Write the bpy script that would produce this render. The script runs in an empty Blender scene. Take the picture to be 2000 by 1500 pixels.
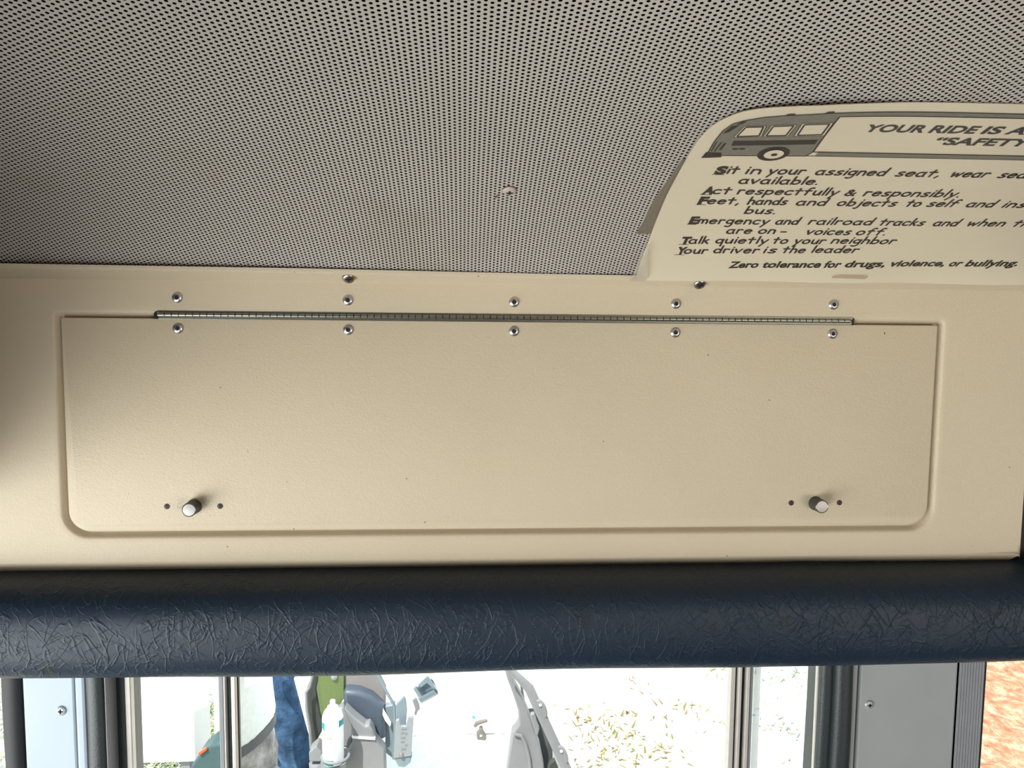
import bpy, bmesh, math, random
from mathutils import Vector, Matrix
random.seed(7)
S = bpy.context.scene
COL = S.collection

# ------------------------------------------------------------------ camera
FPX = 1500.0                                   # focal length in pixels of the 2000 x 1500 frame
M = ((0.9980356879717036, -0.06192546452435651, 0.009486958326604513),
     (0.004088200071040742, -0.08673263571704684, -0.9962232362888115),
     (0.06251441557774662, 0.9943051275866058, -0.0863091020689943))   # world -> (right, down, forward)
EYE = Vector((0.0, -0.75, 1.70))
cd = bpy.data.cameras.new('camera'); cam = bpy.data.objects.new('camera', cd); COL.objects.link(cam)
cd.sensor_fit = 'HORIZONTAL'; cd.sensor_width = 36.0; cd.lens = 36.0 * FPX / 2000.0
cd.clip_start = 0.02; cd.clip_end = 200
R3 = Matrix((M[0], [-v for v in M[1]], [-v for v in M[2]])).transposed()
cam.matrix_world = Matrix.Translation(EYE) @ R3.to_4x4()
S.camera = cam

# ------------------------------------------------------------------ light
S.view_settings.view_transform = 'Standard'; S.view_settings.look = 'None'
S.view_settings.exposure = 0.0; S.view_settings.gamma = 1.0; S.view_settings.use_curve_mapping = False
S.cycles.use_denoising = True
S.cycles.max_bounces = 12; S.cycles.transparent_max_bounces = 12; S.cycles.diffuse_bounces = 6
S.cycles.sample_clamp_indirect = 8.0
W = bpy.data.worlds.new('sky'); S.world = W; W.use_nodes = True
bg = W.node_tree.nodes['Background']; bg.inputs[0].default_value = (0.80, 0.92, 1.0, 1); bg.inputs[1].default_value = 1.9
sd = bpy.data.lights.new('sun', 'SUN'); sd.energy = 9.0; sd.angle = 0.01; sd.color = (1.0, 0.95, 0.86)
sun = bpy.data.objects.new('sun', sd); COL.objects.link(sun)
sun.rotation_euler = Vector((-0.30, -0.46, 0.84)).to_track_quat('Z', 'Y').to_euler()

def area(name, loc, target, sx, sy, power, color, portal=False):
    l = bpy.data.lights.new(name, 'AREA'); l.shape = 'RECTANGLE'; l.size = sx; l.size_y = sy
    l.energy = power; l.color = color
    if portal: l.cycles.is_portal = True
    o = bpy.data.objects.new(name, l); COL.objects.link(o); o.location = loc
    o.rotation_euler = (Vector(loc) - Vector(target)).to_track_quat('Z', 'Y').to_euler()
    return o
# daylight entering through the bus's other windows
area('windshield_daylight', (-1.02, -1.00, 0.92), (0.0, -0.25, 1.08), 1.6, 0.70, 28.0, (0.93, 0.97, 1.0))
area('side_window_daylight', (1.45, -2.2, 1.08), (0.80, 0.0, 1.45), 1.5, 0.6, 14.5, (1.0, 0.94, 0.86))

# ------------------------------------------------------------------ helpers
def ray(x, y):
    c = ((x - 1000.0) / FPX, (y - 750.0) / FPX, 1.0)
    return Vector([sum(M[k][i] * c[k] for k in range(3)) for i in range(3)])
def at(x, y, Y=0.0):
    d = ray(x, y); return EYE + d * ((Y - EYE.y) / d.y)
def atz(x, y, Z):
    d = ray(x, y); return EYE + d * ((Z - EYE.z) / d.z)

def tag(o, label=None, cat=None, group=None, kind=None):
    if label: o['label'] = label
    if cat: o['category'] = cat
    if group: o['group'] = group
    if kind: o['kind'] = kind
    return o
def empty(name, loc=(0, 0, 0)):
    o = bpy.data.objects.new(name, None); COL.objects.link(o); o.location = loc; o.empty_display_size = 0.02
    return o
def link(name, me, mat, parent=None, smooth=False):
    if mat is not None:
        for m in (mat if isinstance(mat, (list, tuple)) else [mat]): me.materials.append(m)
    if smooth:
        for p in me.polygons: p.use_smooth = True
    o = bpy.data.objects.new(name, me); COL.objects.link(o)
    if parent is not None:
        o.parent = parent
        o.matrix_parent_inverse = Matrix.Translation(parent.location).inverted() if parent.parent is None else Matrix.Identity(4)
        if parent.parent is not None:
            r = parent
            inv = Matrix.Identity(4)
            o.matrix_parent_inverse = (wm(parent)).inverted()
    return o
def wm(o):
    m = Matrix.LocRotScale(o.location, o.rotation_euler, o.scale)
    return m if o.parent is None else wm(o.parent) @ o.matrix_parent_inverse @ m

class MB:
    def __init__(self): self.v = []; self.f = []; self.mi = []; self.m = 0
    def add(self, vs, fs):
        n = len(self.v); self.v += [tuple(p) for p in vs]; self.f += [tuple(i + n for i in q) for q in fs]
        self.mi += [self.m] * len(fs); return self
    def box(self, x0, x1, y0, y1, z0, z1):
        return self.add([(x0,y0,z0),(x1,y0,z0),(x1,y1,z0),(x0,y1,z0),(x0,y0,z1),(x1,y0,z1),(x1,y1,z1),(x0,y1,z1)],
                        [(0,3,2,1),(4,5,6,7),(0,1,5,4),(1,2,6,5),(2,3,7,6),(3,0,4,7)])
    def lathe(self, prof, o, ax, n=28, cap0=True, cap1=True):
        """prof: list of (radius, distance along ax)"""
        ax = Vector(ax).normalized(); u = ax.orthogonal().normalized(); w = ax.cross(u); o = Vector(o)
        vs, fs = [], []
        for r, h in prof:
            for k in range(n):
                a = 2 * math.pi * k / n
                vs.append(o + ax * h + (u * math.cos(a) + w * math.sin(a)) * r)
        for i in range(len(prof) - 1):
            for k in range(n):
                k2 = (k + 1) % n
                fs.append((i*n+k, i*n+k2, (i+1)*n+k2, (i+1)*n+k))
        if cap0: fs.append(tuple(range(n))[::-1])
        if cap1: fs.append(tuple((len(prof)-1)*n + k for k in range(n)))
        return self.add(vs, fs)
    def tube(self, pts, r, n=10):
        pts = [Vector(p) for p in pts]; vs, fs = [], []
        rs = r if isinstance(r, (list, tuple)) else [r] * len(pts)
        prev = None
        for i, p in enumerate(pts):
            t = (pts[min(i+1, len(pts)-1)] - pts[max(i-1, 0)]).normalized()
            u = t.orthogonal().normalized() if prev is None else (prev - t * prev.dot(t)).normalized()
            prev = u; w = t.cross(u)
            for k in range(n):
                a = 2*math.pi*k/n; vs.append(p + (u*math.cos(a) + w*math.sin(a)) * rs[i])
        for i in range(len(pts)-1):
            for k in range(n):
                k2 = (k+1) % n; fs.append((i*n+k, i*n+k2, (i+1)*n+k2, (i+1)*n+k))
        fs.append(tuple(range(n))[::-1]); fs.append(tuple((len(pts)-1)*n+k for k in range(n)))
        return self.add(vs, fs)
    def prism(self, pts, back):
        """closed polygon of 3D points pushed along vector back"""
        n = len(pts); b = Vector(back)
        vs = [Vector(p) for p in pts] + [Vector(p) + b for p in pts]
        return self.add(vs, [tuple(range(n)), tuple(range(2*n-1, n-1, -1))] + [(i, n+i, n+(i+1)%n, (i+1)%n) for i in range(n)])
    def build(self, name, mat, parent=None, smooth=False, bevel=0, seg=2, angle=35):
        me = bpy.data.meshes.new(name); me.from_pydata(self.v, [], self.f)
        bm = bmesh.new(); bm.from_mesh(me)
        bmesh.ops.remove_doubles(bm, verts=bm.verts, dist=1e-6)
        bmesh.ops.recalc_face_normals(bm, faces=bm.faces)
        bm.to_mesh(me); bm.free()
        if len(me.polygons) == len(self.mi):
            for p, k in zip(me.polygons, self.mi): p.material_index = k
        o = link(name, me, mat, parent, smooth)
        if bevel:
            b = o.modifiers.new('bevel', 'BEVEL'); b.width = bevel; b.segments = seg; b.limit_method = 'ANGLE'; b.angle_limit = math.radians(angle)
        if smooth:
            try: me.set_sharp_from_angle(angle=math.radians(40))
            except Exception: pass
        return o

# ------------------------------------------------------------------ materials
class NT:
    def __init__(self, name):
        self.m = bpy.data.materials.new(name); self.m.use_nodes = True
        self.t = self.m.node_tree; self.b = self.t.nodes['Principled BSDF']; self.out = self.t.nodes['Material Output']
    def n(self, typ, **kw):
        x = self.t.nodes.new(typ)
        for k, v in kw.items():
            if k.startswith('i_'):
                key = k[2:]; key = int(key) if key.isdigit() else key.replace('_', ' ')
                x.inputs[key].default_value = v
            else: setattr(x, k, v)
        return x
    def l(self, a, b): self.t.links.new(a, b)
    def math(self, op, a, b=None, c=None):
        x = self.n('ShaderNodeMath', operation=op)
        for i, v in enumerate((a, b, c)):
            if v is None: continue
            if isinstance(v, (int, float)): x.inputs[i].default_value = v
            else: self.l(v, x.inputs[i])
        return x.outputs[0]
    def coord(self, scale=(1, 1, 1), out='Object'):
        tc = self.n('ShaderNodeTexCoord'); mp = self.n('ShaderNodeMapping'); mp.inputs['Scale'].default_value = scale
        self.l(tc.outputs[out], mp.inputs[0]); return mp.outputs[0]
    def noise(self, vec, scale, detail=3, rough=0.5, dist=0.0):
        x = self.n('ShaderNodeTexNoise'); x.inputs['Scale'].default_value = scale; x.inputs['Detail'].default_value = detail
        x.inputs['Roughness'].default_value = rough; x.inputs['Distortion'].default_value = dist
        self.l(vec, x.inputs['Vector']); return x.outputs['Fac']
    def ramp(self, fac, stops):
        r = self.n('ShaderNodeValToRGB'); e = r.color_ramp.elements
        while len(e) < len(stops): e.new(0.5)
        for k, (p, c) in enumerate(stops):
            e[k].position = p; e[k].color = (c, c, c, 1) if isinstance(c, (int, float)) else (*c, 1)
        self.l(fac, r.inputs[0]); return r.outputs[0]
    def mix(self, fac, a, b):
        x = self.n('ShaderNodeMix', data_type='RGBA')
        if isinstance(fac, (int, float)): x.inputs[0].default_value = fac
        else: self.l(fac, x.inputs[0])
        for s, v in ((6, a), (7, b)):
            if isinstance(v, tuple): x.inputs[s].default_value = (*v[:3], 1)
            else: self.l(v, x.inputs[s])
        return x.outputs[2]
    def base(self, c, rough=0.5, metal=0.0, spec=None):
        if isinstance(c, tuple): self.b.inputs['Base Color'].default_value = (*c[:3], 1)
        else: self.l(c, self.b.inputs['Base Color'])
        self.b.inputs['Roughness'].default_value = rough; self.b.inputs['Metallic'].default_value = metal
        if spec is not None: self.b.inputs['Specular IOR Level'].default_value = spec
        return self
    def bump(self, h, strength=0.3, dist=0.001):
        x = self.n('ShaderNodeBump'); x.inputs['Strength'].default_value = strength; x.inputs['Distance'].default_value = dist
        self.l(h, x.inputs['Height']); self.l(x.outputs[0], self.b.inputs['Normal']); return self

def lin(r, g, b):
    f = lambda v: (v/255/12.92) if v/255 <= 0.04045 else ((v/255 + 0.055)/1.055)**2.4
    return (f(r), f(g), f(b))
def simple(name, c, rough=0.5, metal=0.0, nscale=60, var=0.12, bump=0.0, bscale=400, spec=None):
    t = NT(name); v = t.coord()
    n = t.noise(v, nscale, 4)
    d = tuple(x * (1 - var) for x in c); u = tuple(min(1, x * (1 + var)) for x in c)
    t.base(t.mix(n, d, u), rough, metal, spec)
    if bump: t.bump(t.noise(v, bscale, 3), bump, 0.0006)
    return t.m

def mat_plastic():
    t = NT('cream_grained_plastic'); v = t.coord()
    big = t.noise(v, 7, 3)
    c = t.mix(big, (0.545, 0.455, 0.325), (0.60, 0.51, 0.375))
    vor = t.n('ShaderNodeTexVoronoi'); vor.inputs['Scale'].default_value = 70; t.l(v, vor.inputs['Vector'])
    gate = t.math('GREATER_THAN', t.noise(v, 31, 1), 0.61)
    spk = t.math('MULTIPLY', t.math('LESS_THAN', vor.outputs['Distance'], 0.055), gate)
    c = t.mix(t.math('MULTIPLY', spk, 0.75), c, (0.10, 0.07, 0.04))
    t.base(c, 0.42, 0, 0.35)
    vs = t.coord((1, 1, 1.7))
    g = t.math('ADD', t.noise(vs, 700, 2, 0.55), t.math('MULTIPLY', t.noise(v, 260, 2), 0.4))
    t.bump(g, 0.42, 0.0008); return t.m
def mat_vinyl():
    t = NT('navy_wrinkled_vinyl'); v = t.coord()
    big = t.noise(v, 9, 3)
    c = t.mix(big, (0.006, 0.014, 0.028), (0.010, 0.021, 0.037))
    st = t.math('GREATER_THAN', t.noise(v, 23, 2), 0.68)
    c = t.mix(t.math('MULTIPLY', st, 0.5), c, (0.012, 0.014, 0.016))
    t.base(c, 0.48, 0, 0.34)
    hs = []
    for k_, (sc, rot, st, w, th_) in enumerate(((62, 0.62, 0.30, 1.0, 0.030), (70, -0.48, 0.30, 0.9, 0.030), (58, 0.12, 0.34, 0.8, 0.028), (115, -1.05, 0.38, 0.55, 0.035), (130, 0.95, 0.38, 0.55, 0.035))):
        mp = t.n('ShaderNodeMapping'); mp.inputs['Rotation'].default_value = (0, rot, 0); mp.inputs['Location'].default_value = (k_*1.7, k_*0.9, 0)
        t.l(v, mp.inputs[0])
        m2 = t.n('ShaderNodeMapping'); m2.inputs['Scale'].default_value = (1.0, 0.6, st); t.l(mp.outputs[0], m2.inputs[0])
        n_ = t.noise(m2.outputs[0], sc, 1.6, 0.5, 0.25)
        d_ = t.math('ABSOLUTE', t.math('SUBTRACT', n_, 0.5))
        mr = t.n('ShaderNodeMapRange'); mr.interpolation_type = 'SMOOTHSTEP'; mr.inputs['From Max'].default_value = th_; mr.inputs['To Min'].default_value = 1; mr.inputs['To Max'].default_value = 0
        t.l(d_, mr.inputs['Value'])
        gate = t.math('MULTIPLY', mr.outputs[0], t.ramp(t.noise(mp.outputs[0], sc*0.45, 1), [(0.40, 0.0), (0.55, 1.0)]))
        hs.append(t.math('MULTIPLY', gate, w))
    h = t.math('MULTIPLY', t.noise(v, 420, 2), 0.30)
    for q in hs: h = t.math('ADD', h, q)
    t.bump(h, 0.50, 0.0007); return t.m
PITCH = 0.00395
def mat_ceiling():
    t = NT('perforated_cream_metal')
    uv = t.n('ShaderNodeUVMap', uv_map='sheet'); sp = t.n('ShaderNodeSeparateXYZ'); t.l(uv.outputs[0], sp.inputs[0])
    c2 = PITCH * math.sqrt(3.0)
    ds = []
    for off in (0.0, 0.5):
        fx = t.math('SUBTRACT', t.math('FRACT', t.math('ADD', t.math('DIVIDE', sp.outputs[0], c2), off + 100.0)), 0.5)
        fy = t.math('SUBTRACT', t.math('FRACT', t.math('ADD', t.math('DIVIDE', sp.outputs[1], PITCH), off + 100.0)), 0.5)
        x = t.math('MULTIPLY', fx, c2); y = t.math('MULTIPLY', fy, PITCH)
        ds.append(t.math('SQRT', t.math('ADD', t.math('MULTIPLY', x, x), t.math('MULTIPLY', y, y))))
    d = t.math('MINIMUM', ds[0], ds[1])
    hole = t.math('LESS_THAN', d, 0.00105)
    v = t.coord()
    c = t.mix(t.noise(v, 6, 3), (0.42, 0.385, 0.355), (0.475, 0.435, 0.40))
    st = t.ramp(t.noise(v, 9, 4), [(0.58, 0.0), (0.70, 1.0)])
    c = t.mix(t.math('MULTIPLY', st, 0.28), c, (0.34, 0.30, 0.20))
    t.base(c, 0.5, 0, 0.4)
    tr = t.n('ShaderNodeBsdfTransparent'); mx = t.n('ShaderNodeMixShader')
    t.l(hole, mx.inputs[0]); t.l(t.b.outputs[0], mx.inputs[1]); t.l(tr.outputs[0], mx.inputs[2]); t.l(mx.outputs[0], t.out.inputs[0])
    return t.m
def mat_glass(name, tint=(0.97, 0.99, 0.98), refl=0.05):
    t = NT(name); tr = t.n('ShaderNodeBsdfTransparent'); tr.inputs[0].default_value = (*tint, 1)
    gl = t.n('ShaderNodeBsdfGlossy'); gl.inputs['Roughness'].default_value = 0.02
    fr = t.n('ShaderNodeFresnel'); fr.inputs[0].default_value = 1.45
    ge = t.n('ShaderNodeNewGeometry'); mx = t.n('ShaderNodeMixShader')
    t.l(t.math('MULTIPLY', fr.outputs[0], t.math('SUBTRACT', 1.0, ge.outputs['Backfacing'])), mx.inputs[0]); t.l(tr.outputs[0], mx.inputs[1]); t.l(gl.outputs[0], mx.inputs[2])
    t.l(mx.outputs[0], t.out.inputs[0]); return t.m
def mat_film(name, c, alpha, rough=0.35):
    t = NT(name); v = t.coord(); t.base(t.mix(t.noise(v, 120, 3), tuple(x*0.8 for x in c), c), rough)
    t.b.inputs['Alpha'].default_value = alpha; return t.m
def mat_ground():
    t = NT('pale_dry_ground'); v = t.coord()
    n1 = t.noise(v, 1.6, 5, 0.6); n2 = t.noise(v, 26, 4, 0.7)
    c = t.mix(n2, (0.50, 0.47, 0.38), (0.75, 0.72, 0.64))
    m = t.ramp(t.math('ADD', t.math('MULTIPLY', n1, 0.7), t.math('MULTIPLY', n2, 0.45)), [(0.70, 0.0), (0.80, 1.0)])
    c = t.mix(t.math('MULTIPLY', m, 0.5), c, (0.30, 0.24, 0.10))
    return t.base(c, 0.9, 0, 0.1).bump(n2, 0.6, 0.02).m
def mat_clay():
    t = NT('orange_clay_soil'); v = t.coord((1, 0.7, 1))
    n = t.noise(v, 13, 7, 0.75, 0.3)
    c = t.ramp(n, [(0.34, (0.24, 0.115, 0.070)), (0.45, (0.33, 0.175, 0.115)), (0.53, (0.42, 0.26, 0.18)), (0.63, (0.60, 0.46, 0.33))])
    return t.base(c, 0.9, 0, 0.1).m
def mat_mottled(name, a, b, c_, scale):
    t = NT(name); v = t.coord(); n = t.noise(v, scale, 5, 0.7, 0.5)
    return t.base(t.ramp(n, [(0.34, a), (0.5, b), (0.64, c_)]), 0.85, 0, 0.2).m
def mat_brushed(name, c, rough=0.25):
    t = NT(name); v = t.coord((1, 1, 1)); n = t.noise(v, 900, 2)
    t.base(t.mix(n, tuple(x*0.85 for x in c), c), rough, 1.0); return t.m
def mat_denim(name, c):
    t = NT(name); v = t.coord(); n = t.noise(v, 14, 4, 0.6); w = t.noise(v, 260, 2)
    cc = t.ramp(n, [(0.3, tuple(x*0.45 for x in c)), (0.5, c), (0.72, tuple(min(1, x*1.8) for x in c))])
    return t.base(cc, 0.85, 0, 0.15).bump(t.math('ADD', t.math('MULTIPLY', n, 2.0), w), 0.6, 0.01).m

PLASTIC = mat_plastic(); VINYL = mat_vinyl(); CEIL = mat_ceiling()
BACKING = simple('dark_insulation', (0.012, 0.010, 0.009), 0.95, spec=0.0)
CREAMPAINT = simple('cream_paint', (0.46, 0.43, 0.36), 0.5)
STEEL = mat_brushed('hinge_steel', (0.34, 0.335, 0.285), 0.28); ALU = mat_brushed('rivet_aluminium', (0.62, 0.60, 0.60), 0.33)
CHROME = mat_brushed('brushed_chrome', (0.20, 0.19, 0.18), 0.34); SCREWM = mat_brushed('dull_screw_metal', (0.36, 0.33, 0.30), 0.3)
BLACK = simple('black_hole', (0.012, 0.009, 0.008), 0.8); KNOB = simple('olive_black_plastic', (0.040, 0.040, 0.030), 0.45)
DKSCREW = simple('dark_brown_screw', (0.030, 0.018, 0.014), 0.5)
PAPER = None
INK = simple('black_ink', (0.030, 0.022, 0.020), 0.45); GREYINK = simple('grey_printed_ink', (0.17, 0.16, 0.13), 0.5, nscale=300, var=0.2)
TITLEINK = simple('dark_grey_ink', (0.050, 0.044, 0.044), 0.45)
BLUEGREY = simple('sky_tinted_grey_paint', (0.36, 0.43, 0.50), 0.38, nscale=20, var=0.05)  # grey pillar paint with the blue of the sky light mixed in
GREYP = simple('grey_pillar_paint', (0.30, 0.31, 0.31), 0.42, nscale=25, var=0.06); GREYR = simple('ribbed_grey_plastic', (0.24, 0.245, 0.26), 0.5)
RUBBER = simple('black_rubber', (0.022, 0.030, 0.032), 0.42, bump=0.4, bscale=500); RUBBERD = simple('dull_black_rubber', (0.012, 0.013, 0.016), 0.6)
ALUFRAME = simple('bare_aluminium_frame', (0.55, 0.52, 0.48), 0.4, 0.3); GLASS = mat_glass('clear_glass'); GLASSB = mat_glass('pale_blue_glass', (0.86, 0.95, 1.0))
WALLG = simple('interior_grey_wall', (0.17, 0.17, 0.16), 0.6); WALLD = simple('dark_wall', (0.02, 0.02, 0.022), 0.7)
FLOORM = simple('black_ribbed_floor', (0.05, 0.05, 0.05), 0.6, bump=0.3)
WHITE = simple('white_vehicle_paint', (0.82, 0.82, 0.80), 0.3, nscale=8, var=0.04)
GPLA = simple('grey_vehicle_plastic', (0.19, 0.19, 0.205), 0.55, nscale=25, var=0.12)
GPLD = simple('dark_grey_vehicle_plastic', (0.035, 0.040, 0.037), 0.5, nscale=25, var=0.2)
BLUESEAT = simple('slate_blue_vinyl', (0.058, 0.075, 0.105), 0.45, nscale=12, var=0.15)
TAUPE = simple('taupe_panel', (0.20, 0.185, 0.185), 0.6, nscale=12, var=0.12)
BRACK = simple('blue_grey_steel', (0.20, 0.25, 0.29), 0.35, 0.2, nscale=30, var=0.1)

# ------------------------------------------------------------------ ceiling profile
CE_Y, CE_Z = -0.016, 1.7424
PROF = [(CE_Y, CE_Z)]
_N = 700; _DS = 1.2 / _N
for _i in range(_N):
    _th = math.radians(6 + 27 * math.exp(-_i * _DS / 0.218))
    PROF.append((PROF[-1][0] - math.cos(_th) * _DS, PROF[-1][1] + math.sin(_th) * _DS))
def cs(u, s, h=0.0):
    """point of the ceiling sheet at X=u, arc length s from its lower edge, h below the sheet"""
    if s < 0:
        th = math.radians(33); p = (CE_Y - math.cos(th)*s, CE_Z + math.sin(th)*s)
    else:
        k = s / _DS; i = min(int(k), _N - 1); f = k - i
        a, b = PROF[i], PROF[i+1]; p = (a[0] + (b[0]-a[0])*f, a[1] + (b[1]-a[1])*f)
        th = math.radians(6 + 27 * math.exp(-s / 0.218))
    return Vector((u, p[0] - math.sin(th)*h, p[1] - math.cos(th)*h))

def ceiling_sheet(name, mat, h, x0, x1, uv=True):
    ss = [-0.012] + [k * 0.02 for k in range(61)]
    vs, fs, uvs = [], [], []
    for s in ss:
        for x in (x0, x1): vs.append(cs(x, s, h)); uvs.append((x, s))
    n = len(ss)
    for i in range(n-1): fs.append((2*i, 2*i+1, 2*i+3, 2*i+2))
    # far half, mirrored over the aisle
    ym = cs(0, 1.2).y; off = len(vs)
    for s in reversed(ss):
        for x in (x0, x1):
            p = cs(x, s, h); vs.append(Vector((x, 2*ym - p.y, p.z))); uvs.append((x, 2.4 - s))
    for i in range(n-1): fs.append((off+2*i, off+2*i+1, off+2*i+3, off+2*i+2))
    me = bpy.data.meshes.new(name); me.from_pydata([tuple(v) for v in vs], [], fs)
    l = me.uv_layers.new(name='sheet')
    for p in me.polygons:
        for li in p.loop_indices: l.data[li].uv = uvs[me.loops[li].vertex_index]
    return link(name, me, mat, None, True)
XL, XR = -0.95, 2.6
cl = tag(ceiling_sheet('ceiling', CEIL, 0.0, XL, XR), kind='structure')
bk = ceiling_sheet('ceiling_insulation', BACKING, -0.006, XL, XR); bk.parent = cl
YB = 2 * cs(0, 1.2).y - CE_Y                    # far wall of the bus

# ------------------------------------------------------------------ bus shell
def struct(name, mb, mat, **kw): return tag(mb.build(name, mat, **kw), kind='structure')
struct('floor', MB().box(XL, XR, YB - 0.05, 0.16, -0.05, 0.0), FLOORM)
b = MB().box(XL, XR, 0.028, 0.09, 1.36, 1.80); struct('wall_front', b, WALLD)
b = MB().box(XL-0.05, XL, YB, 0.09, -0.05, 0.55).box(XL-0.05, XL, YB, 0.09, 1.56, 2.1).box(XL-0.05, XL, YB, YB+0.1, 0.55, 1.56)
struct('wall_left', b, WALLG)
struct('light_blocker_box', MB().box(XL, -0.475, YB, -0.035, 1.50, 1.86), WALLD, bevel=0.03)  # added unseen box, keeps light off the upper left panel and ceiling
b = MB().box(XL, XR, YB-0.05, YB, -0.05, 0.72).box(XL, XR, YB-0.05, YB, 1.42, 1.80)
b.box(XL, 0.72, YB-0.05, YB, 0.72, 1.42)  # window bays closed off, added to cut daylight on the left side
for k in range(5): b.box(XL + k*0.87, XL + k*0.87 + 0.07, YB-0.05, YB, 0.72, 1.42)
struct('wall_back', b, WALLG)
struct('wall_right', MB().box(XR, XR+0.05, YB, 0.09, -0.05, 2.1), WALLG)
b = MB().box(0.56, XR, 0.03, 0.09, -0.05, 0.62).box(XL, -0.49, 0.03, 0.09, -0.05, 0.62); struct('wall_front_lower', b, WALLG)
GZ = -0.85
b = MB(); b.add([(-30,-30,GZ),(30,-30,GZ),(30,40,GZ),(-30,40,GZ)], [(0,1,2,3)])
struct('ground', b, mat_ground())
b = MB(); b.prism([(2.1,0.3,GZ+0.004),(16,0.3,GZ+0.004),(16,16,GZ+0.004),(5.6,16,GZ+0.004),(2.75,3.2,GZ+0.004)], (0,0,-0.02))
struct('clay_ground', b, mat_clay())

# pillars under the header
PY = 0.03
def px(x, Y=PY): return at(x, 1410, Y).x
def pillar(name, x0, x1, mat):
    return struct(name, MB().box(px(x0), px(x1), PY, PY+0.05, 0.0, 1.42), mat, bevel=0.002)
pillar('trim_1', 47, 147, BLUEGREY); pillar('trim_2', 1677, 1865, GREYP)
struct('trim_3', MB().box(px(148.5), px(169), PY-0.001, PY+0.05, 0.0, 1.42), BLUEGREY, bevel=0.003)
struct('trim_4', MB().box(px(1661), px(1673), PY+0.002, PY+0.05, 0.0, 1.42), GREYP, bevel=0.001)
struct('trim_5', MB().box(px(1673), px(1678), PY+0.012, PY+0.05, 0.0, 1.42), WALLD)
b = MB(); xx0, xx1 = px(1867), px(1916); nr = 9
for k in range(nr):
    a = xx0 + (xx1-xx0)*k/nr; c = xx0 + (xx1-xx0)*(k+1)/nr
    b.box(a, c - 0.0006, PY - 0.001, PY + 0.05, 0.0, 1.42)
b.box(xx0, xx1, PY, PY+0.05, 0.0, 1.42)
struct('trim_6', b, GREYR)

def seal(name, x0, x1, Y, parent, mat, r_in=0.6):
    """half-round extruded rubber strip standing between two pixel columns"""
    a, c = px(x0, Y), px(x1, Y); w = (c - a)/2; xm = (a + c)/2
    prof = [(xm + w*math.cos(t), Y - w*r_in*math.sin(t)) for t in [math.pi*k/10 for k in range(11)]] + [(a, Y+0.03), (c, Y+0.03)]
    mb = MB(); n = len(prof); zs = [1.42 - 0.03*k for k in range(48)]
    vs = [(x + 0.0007*math.sin(z*23 + x*40), y, z) for z in zs for x, y in prof]
    fs = [(i*n+k, i*n+(k+1)%n, (i+1)*n+(k+1)%n, (i+1)*n+k) for i in range(len(zs)-1) for k in range(n)]
    mb.add(vs, fs); return mb.build(name, mat, parent, smooth=True)
def strip(name, x0, x1, Y0, Y1, parent, mat, z0=0.0, bev=0.001):
    return MB().box(px(x0, Y0), px(x1, Y0), Y0, Y1, z0, 1.42).build(name, mat, parent, bevel=bev)
def pane(name, xa, xb, Y, parent, mat, z0=0.05):
    return MB().box(xa, xb, Y, Y+0.004, z0, 1.42).build(name, mat, parent)

d1 = tag(empty('door_1', (0.02, 0.06, 0.0)), kind='structure')
seal('rubber_seal', 170, 206, 0.03, d1, RUBBER); strip('seal_lip', 206, 208.5, 0.022, 0.05, d1, GREYR)
strip('door_edge', 208, 246, 0.045, 0.085, d1, RUBBER); strip('glazing_strip', 245, 257, 0.043, 0.052, d1, ALUFRAME)
for nm, x0, x1, ya, yb, m in (('mullion_face', 428, 437.5, .045, .056, GREYR), ('glazing_strip', 437.5, 441.5, .043, .056, ALUFRAME), ('center_seal', 441, 452, .049, .056, RUBBER),
                              ('glazing_strip', 452, 461, .043, .056, ALUFRAME), ('center_seal', 461, 467.5, .05, .056, RUBBER),
                              ('glazing_strip', 1424, 1434, .045, .056, ALUFRAME), ('center_seal', 1434, 1440, .05, .056, RUBBERD), ('glazing_strip', 1440, 1447, .043, .056, ALUFRAME),
                              ('center_seal', 1447, 1455, .05, .056, RUBBERD), ('glazing_strip', 1455, 1463, .043, .056, ALUFRAME), ('mullion_face', 1463, 1468.5, .045, .056, GREYR),
                              ('glazing_strip', 1592, 1600, .043, .048, ALUFRAME)):
    strip(nm, x0, x1, ya, yb, d1, m)
seal('rubber_seal', 1597, 1626, 0.04, d1, RUBBER); seal('rubber_seal', 1627, 1661, 0.03, d1, RUBBER)
pane('glass_pane', px(250, .06), px(434, .06), 0.06, d1, GLASS); pane('glass_pane', px(460, .06), px(1430, .06), 0.06, d1, GLASS)
pane('glass_pane', px(1468, .06), px(1597, .06), 0.06, d1, GLASS)
pane('glass_edge', px(1468, .058), px(1480.5, .058), 0.055, d1, mat_film('pale_blue_glass_edge', (0.55, 0.68, 0.76), 0.55))
w1 = tag(empty('window_1', (-0.7, 0.06, 0.6)), kind='structure')
seal('rubber_seal', 8, 46.5, 0.036, w1, RUBBERD); pane('glass_pane', XL, px(20, .06), 0.06, w1, GLASS, 0.6)
w2 = tag(empty('window_2', (1.6, 0.06, 0.6)), kind='structure')
strip('glazing_strip', 1916.5, 1921, 0.04, 0.08, w2, RUBBERD); pane('glass_pane', px(1915, .06), XR, 0.06, w2, mat_glass('faintly_tinted_glass', (0.94, 0.9, 0.86)), 0.6)
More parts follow.
